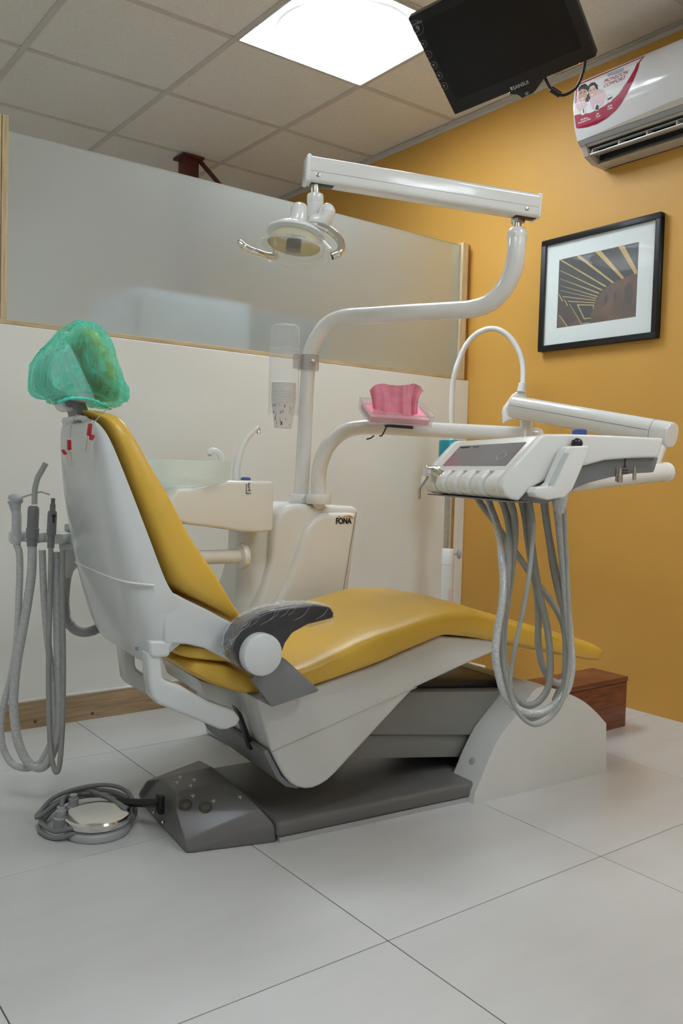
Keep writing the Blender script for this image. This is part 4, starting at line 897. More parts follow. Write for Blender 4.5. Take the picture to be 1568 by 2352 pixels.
hose('handpiece_hose', 'third grey hose in the front bundle, turning up to the inner loop', 'hose',
     [(1.3396, 1.2070, 0.8070), (1.3427, 1.1968, 0.7788), (1.3415, 1.1893, 0.7411), (1.3348, 1.1855, 0.6959), (1.3256, 1.1831, 0.6433), (1.3178, 1.1834, 0.5905), (1.3123, 1.1833, 0.5377), (1.3105, 1.1789, 0.4816), (1.3190, 1.1697, 0.4330), (1.3310, 1.1590, 0.4033), (1.3484, 1.1451, 0.3881), (1.3720, 1.1342, 0.3977), (1.3951, 1.1310, 0.4279), (1.4055, 1.1389, 0.4829), (1.4084, 1.1526, 0.5421), (1.4019, 1.1672, 0.6024), (1.3968, 1.1808, 0.6632), (1.3903, 1.1896, 0.7325), (1.3875, 1.1957, 0.8019)], .0072, 'hose')
hose('handpiece_hose', 'thin grey cable crossing the loops and hanging lowest of the bundle', 'cable',
     [(1.3353, 1.1473, 0.8020), (1.3324, 1.1346, 0.7600), (1.3214, 1.1270, 0.7018), (1.3085, 1.1213, 0.6514), (1.2965, 1.1207, 0.5935), (1.2819, 1.1221, 0.5359), (1.2747, 1.1248, 0.4885), (1.2711, 1.1253, 0.4485), (1.2750, 1.1203, 0.4124), (1.2894, 1.1077, 0.3822), (1.3096, 1.0917, 0.3680), (1.3369, 1.0782, 0.3805), (1.3599, 1.0689, 0.4126), (1.3785, 1.0705, 0.4654), (1.3893, 1.0784, 0.5260), (1.3914, 1.0881, 0.6138), (1.3923, 1.0992, 0.7094), (1.3889, 1.1076, 0.8113)], .0045, 'hose')
hose('handpiece_hose', 'grey hose of the middle pair, hanging to the inner loop', 'hose',
     [(1.3819, 1.2126, 0.8050), (1.3880, 1.2061, 0.7703), (1.3931, 1.1994, 0.7200), (1.3991, 1.1920, 0.6697), (1.4069, 1.1830, 0.6157), (1.4098, 1.1777, 0.5614), (1.4095, 1.1748, 0.5070), (1.4155, 1.1676, 0.4606), (1.4285, 1.1562, 0.4320), (1.4440, 1.1441, 0.4228), (1.4565, 1.1356, 0.4388), (1.4623, 1.1339, 0.4856), (1.4585, 1.1403, 0.5476), (1.4463, 1.1525, 0.6015), (1.4363, 1.1632, 0.6555), (1.4297, 1.1714, 0.7136), (1.4244, 1.1788, 0.7716), (1.4214, 1.1828, 0.8026)], .0072, 'hose')
hose('handpiece_hose', 'grey hose running diagonally behind the other hanging hoses', 'hose',
     [(1.4163, 1.3747, 0.8047), (1.4206, 1.3576, 0.7823), (1.4315, 1.3353, 0.7542), (1.4455, 1.3099, 0.7140), (1.4641, 1.2809, 0.6703), (1.4858, 1.2491, 0.6191), (1.5007, 1.2234, 0.5844), (1.5104, 1.2016, 0.5499), (1.5022, 1.1810, 0.5213), (1.4884, 1.1634, 0.4694), (1.4679, 1.1513, 0.4262), (1.4456, 1.1532, 0.3851)], .0072, 'hose')
# instruments parked in the tray
t = thing('handpiece_syringe', 'chrome air water syringe poking from the far end of the instrument tray', 'syringe', Vector((1.3888, 1.4862, 0.8599)))
b = B(); tube(b, [Vector((1.3852, 1.4377, 0.8413)), Vector((1.3837, 1.4646, 0.8523)), Vector((1.3861, 1.4883, 0.8598))], lambda t: .011 + .003 * t, seg=14); obj('body', b, 'chrome', t)
b = B(); box(b, Vector((1.3836, 1.4901, 0.8597)), (.040, .024, .026), (TS, TF, CZ)); obj('head', b, 'chrome', t, bevel=.006, segs=3)
b = B(); tube(b, [Vector((1.3784, 1.4937, 0.8530)), Vector((1.3731, 1.4970, 0.8419)), Vector((1.3625, 1.5038, 0.8219)), Vector((1.3600, 1.5052, 0.8131)), Vector((1.3596, 1.5044, 0.7943))], .0031, seg=10, n=4); obj('nozzle', b, 'steel', t)
t = thing('side_scaler', 'film wrapped joint of the thin hose below the side handle', 'connector', Vector((1.3318, 1.0753, 0.8113)))
b = B(); lathe(b, Vector((1.3588, 1.0929, 0.8161)), -CZ, [(.016, -.006), (.0165, .006), (.013, .022), (.0085, .034)], 16); obj('sleeve', b, 'wrap', t)

# ------------------------------------------------------------------ ASSISTANT TRAY
at_ = thing('assistant_tray', 'white assistant instrument holder at the left behind the backrest', 'instrument holder', Vector((0.7183, 2.2051, 0.6661)))
DT = 2.2
zt = Vector((0.7087, 2.2132, 0.6819)).z
AR = Vector((.8, -.6, 0)); AF = Vector((.6, .8, 0))
tray = [Vector(p) for p in [(0.6326, 2.2448, 0.6709), (0.6539, 2.2540, 0.6751), (0.7376, 2.3169, 0.6859), (0.7984, 2.2966, 0.6915), (0.8596, 2.2507, 0.6937), (0.8402, 2.1771, 0.6863), (0.7775, 2.0980, 0.6691), (0.7224, 2.0761, 0.6566), (0.6930, 2.0857, 0.6566), (0.6610, 2.1347, 0.6541), (0.6375, 2.1899, 0.6525), (0.6296, 2.2337, 0.6578)]]
zt = Vector((0.6705, 2.1787, 0.6723)).z
foot = [Vector((p.x, p.y, 0)) for p in tray]
# plan outline with three notches, built as plates in the camera-right / depth directions but at true size
o0 = Vector((0.6267, 2.2238, 0.6666)); o0.z = 0
def ap(a, d, z): return o0 + AR * a + AF * d + CZ * z
zb = Vector((0.6641, 2.1573, 0.6513)).z; ztop = zb + .026
plan = [(0, 0), (.028, -.004), (.030, .022), (.046, .022), (.044, -.006), (.082, -.012), (.085, .020), (.112, .020), (.113, -.016), (.145, -.022), (.147, .016), (.166, .016), (.166, -.026), (.205, -.030), (.305, .030), (.345, .10), (.20, .10), (.05, .06), (0, .03)]
b = B(); prism(b, [ap(a, d, zb) for a, d in plan], CZ * (ztop - zb)); obj('holder_plate', b, 'white', at_, bevel=.004, segs=2)
b = B(); prism(b, [ap(a, d, zb - .018) for a, d in ((.12, .02), (.25, .0), (.31, .05), (.30, .09), (.15, .08))], CZ * .018); obj('holder_underside', b, 'white', at_, bevel=.004)
b = B(); prism(b, [ap(a, d, ztop) for a, d in ((.12, .06), (.27, .055), (.28, .10), (.14, .10))], CZ * .020); obj('lid', b, 'white', at_, bevel=.005)
b = B(); q = Vector((0.8168, 2.1829, 0.6986)); tube(b, [ap(.27, .06, zb + .012), ap(.33, .10, zb + .012), Vector((.80, 2.20, Vector((1.2686, 2.1650, 0.5981)).z + .003))], .018, seg=16, smooth=False); obj('carrier', b, 'white', at_, bevel=.0)
b = B(); lathe(b, ap(.265, .04, zb), -CZ, [(.018, 0), (.020, .004), (.020, .02), (.016, .026)], 20); obj('pivot', b, 'warm', at_)
def upright(x, y0, y1, d): return Vector(x)
# instruments standing in the notches, each with its hose
def wt(*p): return Vector(p)
t = thing('assistant_syringe', 'film-wrapped air water syringe standing furthest left in the assistant holder', 'syringe', Vector((0.6375, 2.1908, 0.6689)))
b = B(); tube(b, [Vector(p) for p in [(0.6359, 2.1909, 0.6493), (0.6366, 2.1915, 0.6689), (0.6380, 2.1922, 0.7003), (0.6375, 2.1940, 0.7237), (0.6363, 2.1956, 0.7354)]], lambda t: .0125 - .001 * t, seg=14, n=4); obj('grip', b, 'wrap', t)
b = B(); tube(b, [Vector(p) for p in [(0.6366, 2.1951, 0.7315), (0.6351, 2.1971, 0.7471), (0.6339, 2.1986, 0.7569)]], lambda t: .012 + .0055 * t, seg=14, n=4); lathe(b, Vector((0.6348, 2.1978, 0.7557)), CZ + AR * .35, [(.0175, 0), (.019, .006), (.016, .012), (.008, .017)], 16); obj('head', b, 'lgrey', t)
b = B(); tube(b, [Vector(p) for p in [(0.6458, 2.1900, 0.7639), (0.6615, 2.1786, 0.7708), (0.6756, 2.1683, 0.7768), (0.6866, 2.1602, 0.7803), (0.6960, 2.1530, 0.7775), (0.7038, 2.1469, 0.7743)]], .0022, seg=8, n=4); obj('nozzle', b, 'steel', t)
b = B(); tube(b, [Vector(p) for p in [(0.6368, 2.1902, 0.6493), (0.6427, 2.1846, 0.6280), (0.6438, 2.1814, 0.5869), (0.6415, 2.1786, 0.5086), (0.6387, 2.1767, 0.4380), (0.6331, 2.1771, 0.3713), (0.6224, 2.1812, 0.3043), (0.6122, 2.1862, 0.2570), (0.6051, 2.1891, 0.2137), (0.6043, 2.1874, 0.1745), (0.6101, 2.1809, 0.1356), (0.6241, 2.1686, 0.1048), (0.6428, 2.1538, 0.0929), (0.6648, 2.1373, 0.0937), (0.6836, 2.1240, 0.1089), (0.6995, 2.1140, 0.1427), (0.7122, 2.1070, 0.1862), (0.7130, 2.1092, 0.2371), (0.7095, 2.1152, 0.2957), (0.7042, 2.1226, 0.3543), (0.6976, 2.1314, 0.4206), (0.6932, 2.1387, 0.4909), (0.6903, 2.1449, 0.5612), (0.6885, 2.1505, 0.6355)]], .0085, seg=12, n=7); obj('hose', b, 'wrap', t, smooth=60)
t = thing('suction_handpiece', 'large grey suction nozzle with an angled tip and a film-wrapped thick hose', 'suction', Vector((0.6680, 2.1555, 0.6710)))
b = B(); lathe(b, Vector((0.6650, 2.1562, 0.6455)), Vector((0.6689, 2.1591, 0.7470)) - Vector((0.6650, 2.1562, 0.6455)), [(.0125, 0), (.0125, .018), (.0155, .02), (.0155, .045), (.0138, .046), (.0138, .0885), (.0128, .096), (.009, .1005)], 24); obj('grip', b, 'mgrey', t)
b = B(); tube(b, [Vector(p) for p in [(0.6705, 2.1581, 0.7490), (0.6712, 2.1593, 0.7802), (0.6729, 2.1589, 0.7958), (0.6773, 2.1567, 0.8155), (0.6852, 2.1518, 0.8333), (0.6937, 2.1465, 0.8527)]], .0069, seg=16, n=5); obj('nozzle', b, 'lgrey', t)
b = B(); tube(b, [Vector(p) for p in [(0.6650, 2.1563, 0.6475), (0.6656, 2.1546, 0.6241), (0.6638, 2.1533, 0.5773), (0.6579, 2.1545, 0.5226), (0.6508, 2.1569, 0.4716), (0.6428, 2.1599, 0.4168), (0.6348, 2.1628, 0.3620), (0.6289, 2.1638, 0.3033), (0.6268, 2.1623, 0.2487), (0.6303, 2.1565, 0.1943), (0.6385, 2.1477, 0.1478), (0.6539, 2.1340, 0.1114), (0.6726, 2.1192, 0.0976), (0.6898, 2.1066, 0.1049), (0.7055, 2.0969, 0.1424), (0.7157, 2.0920, 0.1896), (0.7197, 2.0921, 0.2443), (0.7182, 2.0975, 0.3182), (0.7160, 2.1036, 0.3961), (0.7146, 2.1102, 0.4934), (0.7131, 2.1158, 0.5713), (0.7124, 2.1199, 0.6336)]], .0112, seg=14, n=7); obj('hose', b, 'wrap', t, smooth=60)
t = thing('saliva_ejector', 'slim grey saliva ejector with black slider standing furthest right in the holder', 'suction', Vector((0.6966, 2.1091, 0.6739)))
b = B(); lathe(b, Vector((0.6956, 2.1082, 0.6449)), Vector((0.7010, 2.1111, 0.7686)) - Vector((0.6956, 2.1082, 0.6449)), [(.0085, 0), (.0085, .03), (.0112, .032), (.0112, .082), (.0100, .09), (.0068, .0915), (.0068, .1065), (.0050, .1075), (.0050, .122)], 20); e_ = obj('grip', b, 'mgrey', t)
b = B(); q = Vector((0.6974, 2.0922, 0.7175)); box(b, q, (.005, .004, .020), (AR, AF, CZ)); box(b, q + CZ * .007, (.009, .004, .006), (AR, AF, CZ)); obj('slider', b, 'black', e_)
b = B(); tube(b, [Vector(p) for p in [(0.6959, 2.1082, 0.6488), (0.6953, 2.1054, 0.5928), (0.6930, 2.1016, 0.4962), (0.6907, 2.0977, 0.3997), (0.6897, 2.0930, 0.3031), (0.6906, 2.0879, 0.2260), (0.6922, 2.0834, 0.1681), (0.6963, 2.0776, 0.1220), (0.7033, 2.0708, 0.0952), (0.7095, 2.0668, 0.1070), (0.7137, 2.0661, 0.1496), (0.7165, 2.0674, 0.2076), (0.7188, 2.0712, 0.3042), (0.7192, 2.0764, 0.4007), (0.7178, 2.0830, 0.4971), (0.7181, 2.0872, 0.5743), (0.7190, 2.0902, 0.6400)]], .0065, seg=12, n=7); obj('hose', b, 'hose', t, smooth=60)
t = thing('suction_canister', 'cream suction filter cup with a ribbed grey hose curling behind the backrest', 'suction cup', Vector((0.7766, 2.1830, 0.6094)))
b = B(); lathe(b, Vector((0.7793, 2.1825, 0.6359)), Vector((0.7650, 2.1889, 0.5603)) - Vector((0.7793, 2.1825, 0.6359)), [(.033, 0), (.033, .004), (.030, .03), (.022, .045), (.013, .058), (.012, .078)], 24); obj('cup', b, 'warm', t)
b = B(); lathe(b, Vector((0.7793, 2.1825, 0.6359)) + CZ * .002, CZ, [(.031, -.004), (.031, .003), (.01, .004)], 24); obj('cup_mouth', b, 'black', t)
b = B(); P = smooth_path([Vector(p) for p in [(0.7647, 2.1894, 0.5644), (0.7640, 2.2002, 0.5262), (0.7660, 2.2088, 0.4837), (0.7748, 2.2125, 0.4452), (0.7930, 2.2098, 0.4192), (0.8165, 2.2041, 0.4089), (0.8435, 2.1966, 0.4136), (0.8674, 2.1919, 0.4262), (0.8847, 2.1919, 0.4354), (0.9129, 2.1970, 0.4580)]], 14)
n_ = len(P); tube(b, P, lambda t: .0128 + .0014 * math.sin(t * 2 * math.pi * 62), seg=14, smooth=False)
obj('ribbed_hose', b, 'lgrey', t, smooth=80)

# ------------------------------------------------------------------ CUP DISPENSER + CUPS
D_ = 2.64
cd = thing('cup_dispenser', 'clear plastic cup dispenser tube clamped to the light pole', 'dispenser', Vector((1.4455, 2.2294, 1.0196)))
c0 = Vector((1.4434, 2.2311, 1.0222)); zt0, zt1, zt2 = c0.z, Vector((1.4507, 2.2371, 1.2229)).z, Vector((1.4521, 2.2402, 1.2951)).z
b = B(); lathe(b, (c0.x, c0.y, zt0), CZ, [(.0455, 0), (.0465, 0), (.0465, zt1 - zt0), (.0455, zt1 - zt0)], 40, cap=False); obj('tube', b, 'acrylic', cd)
b = B(); lathe(b, (c0.x, c0.y, zt1 - .012), CZ, [(.0480, 0), (.0485, .004), (.0470, .013), (.0455, .014), (.0450, zt2 - zt1), (.043, zt2 - zt1 + .008), (.038, zt2 - zt1 + .0115), (.002, zt2 - zt1 + .012)], 40, cap=False); obj('cap', b, 'acrylic', cd)
pq = Vector((1.5290, 2.2264, 1.1899))
b = B(); lathe(b, (pq.x, pq.y, pq.z - .024), CZ, [(.0255, 0), (.033, 0), (.033, .046), (.0255, .046)], 28, cap=False)
mid = (pq + Vector((c0.x, c0.y, pq.z))) / 2; dd = (pq - c0); dd.z = 0; dd.normalize()
box(b, mid - dd * -.008, (.03, .020, .044), (dd, CZ.cross(dd), CZ)); obj('clamp', b, 'smoky', cd)
b = B(); lathe(b, pq + Vector((-.6, -.8, 0)) * .034 + Vector((.012, -.009, .0)), Vector((-.6, -.8, 0)), [(.006, -.004), (.006, .002), (.003, .003)], 12); obj('clamp_screw', b, 'steel', cd)
zc = Vector((1.4443, 2.2282, 0.9821)).z
cup0 = thing('paper_cup', 'bottom paper cup with printed stars sticking out of the dispenser', 'cup', (c0.x, c0.y, zc), 'paper cups stacked in the dispenser')
b = B(); lathe(b, (c0.x, c0.y, zc), CZ, [(.002, .004), (.0262, .004), (.0262, 0), (.0268, 0), (.0355, .074), (.0372, .0745), (.0374, .0772), (.0360, .0784), (.0345, .0772), (.0258, .006), (.002, .006)], 32, cap=False); obj('cup_wall', b, 'paper', cup0, smooth=50)
def star_print(par, seed, n, zlo, zhi):
    rs = random.Random(seed)
    for colr in ('print_red', 'blue'):
        b = B()
        for k in range(n):
            th = math.atan2(-.8, -.6) + rs.uniform(-1.25, 1.25); z = rs.uniform(zlo, zhi); rad = .0268 + (.0355 - .0268) * z / .074 + .0004
            e1 = Vector((-math.sin(th), math.cos(th), 0)); nn = Vector((math.cos(th), math.sin(th), 0)); s_ = rs.choice((.0016, .0022, .0034))
            c_ = Vector((c0.x, c0.y, zc + z)) + nn * rad
            ring = [c_ + (e1 * math.cos(a) + CZ * math.sin(a)) * s_ * (1 if q % 2 == 0 else .42) for q, a in [(q, math.pi / 2 + q * math.pi / 5) for q in range(10)]]
            prism(b, ring, nn * .0003)
        obj('star_print', b, colr, par, smooth=0)
star_print(cup0, 4, 14, .006, .070)
ncup = 13; gap = (Vector((1.4481, 2.2332, 1.1199)).z - (zc + .078)) / (ncup - 1)
ordn = ['second', 'third', 'fourth', 'fifth', 'sixth', 'seventh', 'eighth', 'ninth', 'tenth', 'eleventh', 'twelfth', 'thirteenth']
cup1 = None
for k in range(1, ncup):
    c = copy_tree(cup0, (0, 0, gap * k))
    c['label'] = ('paper cup in the clear dispenser, %s from the bottom' % ordn[k - 1]) if k < ncup - 1 else 'topmost paper cup of the stack in the clear dispenser'

# ------------------------------------------------------------------ NAPKIN TRAY
fl, fr = Vector((1.5529, 1.9466, 0.9924)), Vector((1.7363, 1.8773, 0.9894))
A = (fr - fl); wA, wB = A.length, .125; A.normalize()
Bv = CZ.cross(A).normalized(); Bv = (Bv * math.cos(math.radians(25)) + CZ * math.sin(math.radians(25))); Bv = (Bv - A * Bv.dot(A)).normalized(); Nn = A.cross(Bv).normalized()
if Nn.z < 0: Nn = -Nn
def nt(a, b_, n): return fl + A * a + Bv * b_ + Nn * n
tt = thing('napkin_tray', 'clear acrylic napkin tray strapped on the white horizontal arm', 'tray', nt(wA / 2, wB / 2, 0))
th_ = .003; Hh = .034
def slab(bm, a0, a1, b0, b1, n0, n1): loft(bm, [[nt(a0, b0, n0), nt(a1, b0, n0), nt(a1, b1, n0), nt(a0, b1, n0)], [nt(a0, b0, n1), nt(a1, b0, n1), nt(a1, b1, n1), nt(a0, b1, n1)]])
b = B(); slab(b, 0, wA, 0, wB, 0, th_); slab(b, 0, wA, 0, th_, th_, Hh); slab(b, 0, wA, wB - th_, wB, th_, Hh); slab(b, 0, th_, th_, wB - th_, th_, Hh); slab(b, wA - th_, wA, th_, wB - th_, th_, Hh)
obj('tray_box', b, 'acrylic', tt, smooth=0)
b = B()
for (p, q) in (((0, 0), (wA, 0)), ((wA, 0), (wA, wB)), ((wA, wB), (0, wB)), ((0, wB), (0, 0))):
    tube(b, [nt(p[0], p[1], Hh), nt(q[0], q[1], Hh)], .0012, seg=6, smooth=False)
obj('tray_rim', b, 'smoky', tt)
b = B(); tube(b, [Vector((1.6028, 1.9340, 0.9911)), Vector((1.6691, 1.8839, 0.9871))], .0045, seg=6, smooth=False); obj('foam_pad', b, 'black', tt)
st0 = None
b = B(); tube(b, [Vector(p) for p in [(1.6319, 1.9374, 0.9953), (1.6151, 1.9372, 0.9895), (1.6075, 1.9419, 0.9718), (1.6090, 1.9528, 0.9619), (1.6168, 1.9719, 0.9618)]], .0024, seg=6, n=5)
tube(b, [Vector(p) for p in [(1.5901, 1.9669, 0.9612), (1.5703, 1.9563, 0.9528), (1.5550, 1.9551, 0.9493)]], .0022, seg=6, n=4); obj('cable_tie', b, 'black', tt)
for k in range(7):
    n0 = th_ + .0003 + k * .0026
    b = B(); slab(b, .006 + .001 * (k % 3), wA - .008 - .002 * (k % 2), .006 + .0012 * ((k * 2) % 3), wB - .007, n0, n0 + .0022)
    o = obj('napkin', b, 'pink', None, bevel=.0006, segs=1)
    tag(o, 'flat pink paper napkin in the clear tray, ' + ['bottom', 'second from bottom', 'third from bottom', 'middle', 'third from top', 'second from top', 'topmost flat'][k] + (' one' if k not in (1, 2, 4, 5) else ''), 'napkin', 'pink napkins in the clear tray')
# the pulled-up napkin
opx = [(1.5746, 1.9579, 1.0369), (1.5709, 1.9628, 1.0731), (1.5684, 1.9658, 1.0932), (1.5807, 1.9573, 1.1066), (1.6001, 1.9430, 1.1125), (1.6195, 1.9282, 1.1092), (1.6389, 1.9136, 1.1079), (1.6583, 1.8992, 1.1118), (1.6729, 1.8884, 1.1151), (1.6858, 1.8782, 1.1063), (1.6951, 1.8705, 1.0937), (1.6856, 1.8769, 1.0813), (1.6781, 1.8814, 1.0608), (1.6757, 1.8818, 1.0365), (1.6821, 1.8761, 1.0226), (1.6514, 1.8990, 1.0175), (1.6126, 1.9282, 1.0181), (1.5836, 1.9503, 1.0231)]
pc_ = [Vector(p) for p in opx]
b = B()
Wn, Hn = 22, 14
pl_, pr_ = (862, 690), (1190, 735)
cols = []
TOP = [Vector(p) for p in smooth_path([Vector(p) for p in [(1.5809, 1.9815, 1.0943), (1.5934, 1.9729, 1.1086), (1.6129, 1.9585, 1.1146), (1.6325, 1.9437, 1.1113), (1.6520, 1.9289, 1.1099), (1.6716, 1.9144, 1.1139), (1.6862, 1.9035, 1.1173), (1.6992, 1.8933, 1.1084), (1.7086, 1.8855, 1.0957)]], 4)]
MID = [Vector(p) for p in smooth_path([Vector(p) for p in [(1.5923, 1.9839, 1.0677), (1.6028, 1.9762, 1.0714), (1.6224, 1.9618, 1.0770), (1.6388, 1.9495, 1.0776), (1.6584, 1.9348, 1.0783), (1.6748, 1.9225, 1.0789), (1.6879, 1.9127, 1.0793), (1.6960, 1.9064, 1.0776), (1.7029, 1.9011, 1.0750)]], 4)]
BOT = [Vector(p) for p in smooth_path([Vector(p) for p in [(1.6017, 1.9875, 1.0359), (1.6122, 1.9793, 1.0301), (1.6286, 1.9668, 1.0266), (1.6450, 1.9543, 1.0243), (1.6647, 1.9394, 1.0226), (1.6779, 1.9295, 1.0231), (1.6910, 1.9197, 1.0248), (1.6992, 1.9137, 1.0271), (1.7058, 1.9088, 1.0294)]], 4)]
rows = []
for s_ in range(13):
    t_ = s_ / 12; row = []
    for i in range(len(TOP)):
        p = BOT[i] * ((1 - t_) * (1 - 2 * t_)) + MID[i] * (4 * t_ * (1 - t_)) + TOP[i] * (t_ * (2 * t_ - 1))
        row.append(p + Vector((.6, .8, 0)) * (.006 * math.sin(i * .55 + t_ * 2) + .004 * math.sin(i * 1.3)))
    rows.append(row)
back = [[p + Vector((.6, .8, 0)) * .0012 for p in r] for r in rows]
loft(b, rows, cap=False, closed_ring=False); loft(b, back, cap=False, closed_ring=False)
o = obj('napkin', b, 'pink', None, smooth=70); tag(o, 'pink paper napkin pulled up and standing out of the clear tray', 'napkin', 'pink napkins in the clear tray')

# ------------------------------------------------------------------ WHITENING LAMP STAND
wl = thing('floor_lamp', 'wheeled dental lamp stand with teal control drum and white gooseneck by the corner', 'lamp', (2.48, 2.55, 0))
q = Vector((2.4817, 2.5594, 0.9267)); qx, qy = q.x, q.y
zA, zB, zC, zD = Vector((2.4849, 2.5609, 0.9947)).z, Vector((2.4796, 2.5528, 0.7836)).z, Vector((2.4714, 2.5456, 0.5510)).z, Vector((2.4683, 2.5441, 0.4830)).z
b = B(); lathe(b, (qx, qy, zB), CZ, [(.02, 0), (.052, .002), (.0525, .006), (.0525, zA - zB - .004), (.050, zA - zB)], 40); dr = obj('control_drum', b, 'teal', wl)
b = B(); tube(b, [Vector((qx, qy, 0)) + Vector((-.6 * .0535 + .012 + .8 * .011 * math.cos(a), -.8 * .0535 - .009 - .6 * .011 * math.cos(a), zA - .043 + .0075 * math.sin(a))) for a in [2 * math.pi * k / 20 for k in range(17)]], .0012, seg=6, smooth=False); obj('logo_swirl', b, 'print_white', dr)
b = B(); lathe(b, (qx, qy, zC - .02), CZ, [(.0205, 0), (.0205, zB - zC + .022)], 24); obj('pole', b, 'steel', wl)
b = B(); lathe(b, (qx, qy, zD), CZ, [(.024, 0), (.0265, .001), (.0265, zC - zD - .003), (.024, zC - zD)], 24); col_ = obj('collar', b, 'enamel', wl)
kx = Vector((.8, -.6, 0)); kq = Vector((qx, qy, (zC + zD) / 2 + .010))
b = B(); lathe(b, kq + kx * .024, kx, [(.004, 0), (.004, .012), (.013, .014), (.019, .017), (.019, .026), (.014, .030)], 18); obj('clamp_knob', b, 'lgrey', col_)
b = B(); lathe(b, (qx, qy, .05), CZ, [(.026, 0), (.026, zD - .05)], 24); lower_ = obj('lower_column', b, 'enamel', wl)
b = B(); s0 = Vector((qx, qy, Vector((2.4760, 2.5314, 0.3635)).z)) + Vector((-.6, -.8, 0)) * .0262 + kx * .010
box(b, s0, (.014, .0012, .045), (kx, Vector((.6, .8, 0)), CZ)); obj('caution_label', b, 'print_pink', lower_)
legs = [(Vector((2.5422, 2.3944, 0.0850)), Vector((2.6242, 2.3391, 0.0600)))]
b = B(); lathe(b, (qx, qy, .045), CZ, [(.05, 0), (.055, .01), (.05, .04), (.03, .06)], 24); obj('base_hub', b, 'enamel', wl)
lend = Vector((2.6327, 2.3588, 0.0639)); dirs = [math.atan2(lend.y - qy, lend.x - qx) + k * 2 * math.pi / 5 for k in range(5)]
for a in dirs:
    d_ = Vector((math.cos(a), math.sin(a), 0)); n_ = Vector((-d_.y, d_.x, 0)); Lg = .17
    b = B(); loft(b, [[Vector((qx, qy, .05)) + n_ * .03, Vector((qx, qy, .05)) - n_ * .03, Vector((qx, qy, .095)) - n_ * .026, Vector((qx, qy, .095)) + n_ * .026],
                      [Vector((qx, qy, .055)) + d_ * Lg + n_ * .022, Vector((qx, qy, .055)) + d_ * Lg - n_ * .022, Vector((qx, qy, .075)) + d_ * Lg - n_ * .018, Vector((qx, qy, .075)) + d_ * Lg + n_ * .018]])
    lg = obj('leg', b, 'enamel', wl, bevel=.005)
    b = B(); lathe(b, Vector((qx, qy, .024)) + d_ * (Lg - .02) - n_ * .012, n_, [(.024, 0), (.024, .024)], 20); obj('caster', b, 'enamel', lg, bevel=.003)
gpts = [Vector(p) for p in [(2.4857, 2.5602, 0.9932), (2.4835, 2.5666, 1.0761), (2.4843, 2.5697, 1.1400), (2.4872, 2.5721, 1.2199), (2.4906, 2.5606, 1.2829), (2.5062, 2.5520, 1.3375), (2.5196, 2.5323, 1.3877), (2.5379, 2.5080, 1.4234), (2.5611, 2.4793, 1.4450), (2.5810, 2.4521, 1.4502), (2.6012, 2.4239, 1.4420), (2.6236, 2.3928, 1.4132), (2.6389, 2.3665, 1.3718), (2.6455, 2.3464, 1.3273), (2.6430, 2.3330, 1.2796), (2.6333, 2.3245, 1.2226)]]
P = smooth_path(gpts, 16)
b = B(); tube(b, P, lambda t: .0112 + .0005 * math.sin(t * 2 * math.pi * 110), seg=14, smooth=False); obj('gooseneck', b, 'enamel', wl, smooth=70)
k0, k1 = Vector((2.6334, 2.3247, 1.2257)), Vector((2.6282, 2.3265, 1.1915))
b = B(); lathe(b, k0, k1 - k0, [(.0125, -.002), (.0155, 0), (.0175, (k1 - k0).length)], 20); obj('neck_collar', b, 'print_white', wl)
shp = [Vector(p) for p in [(2.6247, 2.3297, 1.1997), (2.6069, 2.3423, 1.1858), (2.5902, 2.3531, 1.1557), (2.5771, 2.3617, 1.1331), (2.5723, 2.3642, 1.1144), (2.5745, 2.3611, 1.0887), (2.5733, 2.3607, 1.0650), (2.5857, 2.3518, 1.0743), (2.6064, 2.3367, 1.0825), (2.6301, 2.3191, 1.0848), (2.6448, 2.3077, 1.0802), (2.6453, 2.3142, 1.2004)]]
b = B(); prism(b, shp, Vector((.6, .8, 0)) * .05); sl = obj('mouth_shield', b, 'print_white', wl, bevel=.006, segs=3)
b = B()
for k in range(9):
    p = Vector((2.5923, 2.3456, 1.1613)).lerp(Vector((2.5744, 2.3565, 1.1180)), k / 8); tube(b, [p, p + kx * .006 + CZ * .003], .0006, seg=5, smooth=False)
obj('scale_marks', b, 'mgrey', sl)

# ------------------------------------------------------------------ WOODEN STEP BOX
wb = thing('wooden_box', 'low reddish brown laminate box with a lid on the floor by the orange wall', 'box', (2.3, 1.86, 0))
bxr, byn, bzt = 2.575, 1.746, .175
byf = (2.5990, 1.8941, 0.1750)[1]; bxl = (2.1770, 1.9145, 0.1750)[0]
b = B(); bx(b, (bxl, byn + .002, 0), (bxr - .002, byf, bzt - .020)); obj('body', b, 'mahog', wb, bevel=.002)
b = B(); bx(b, (bxl, byn, bzt - .018), (bxr, byf, bzt)); obj('lid', b, 'mahog', wb, bevel=.002)
b = B(); bx(b, (bxl + .002, byn + .004, bzt - .0205), (bxr - .004, byf - .002, bzt - .0175)); obj('lid_gap', b, 'black', wb)

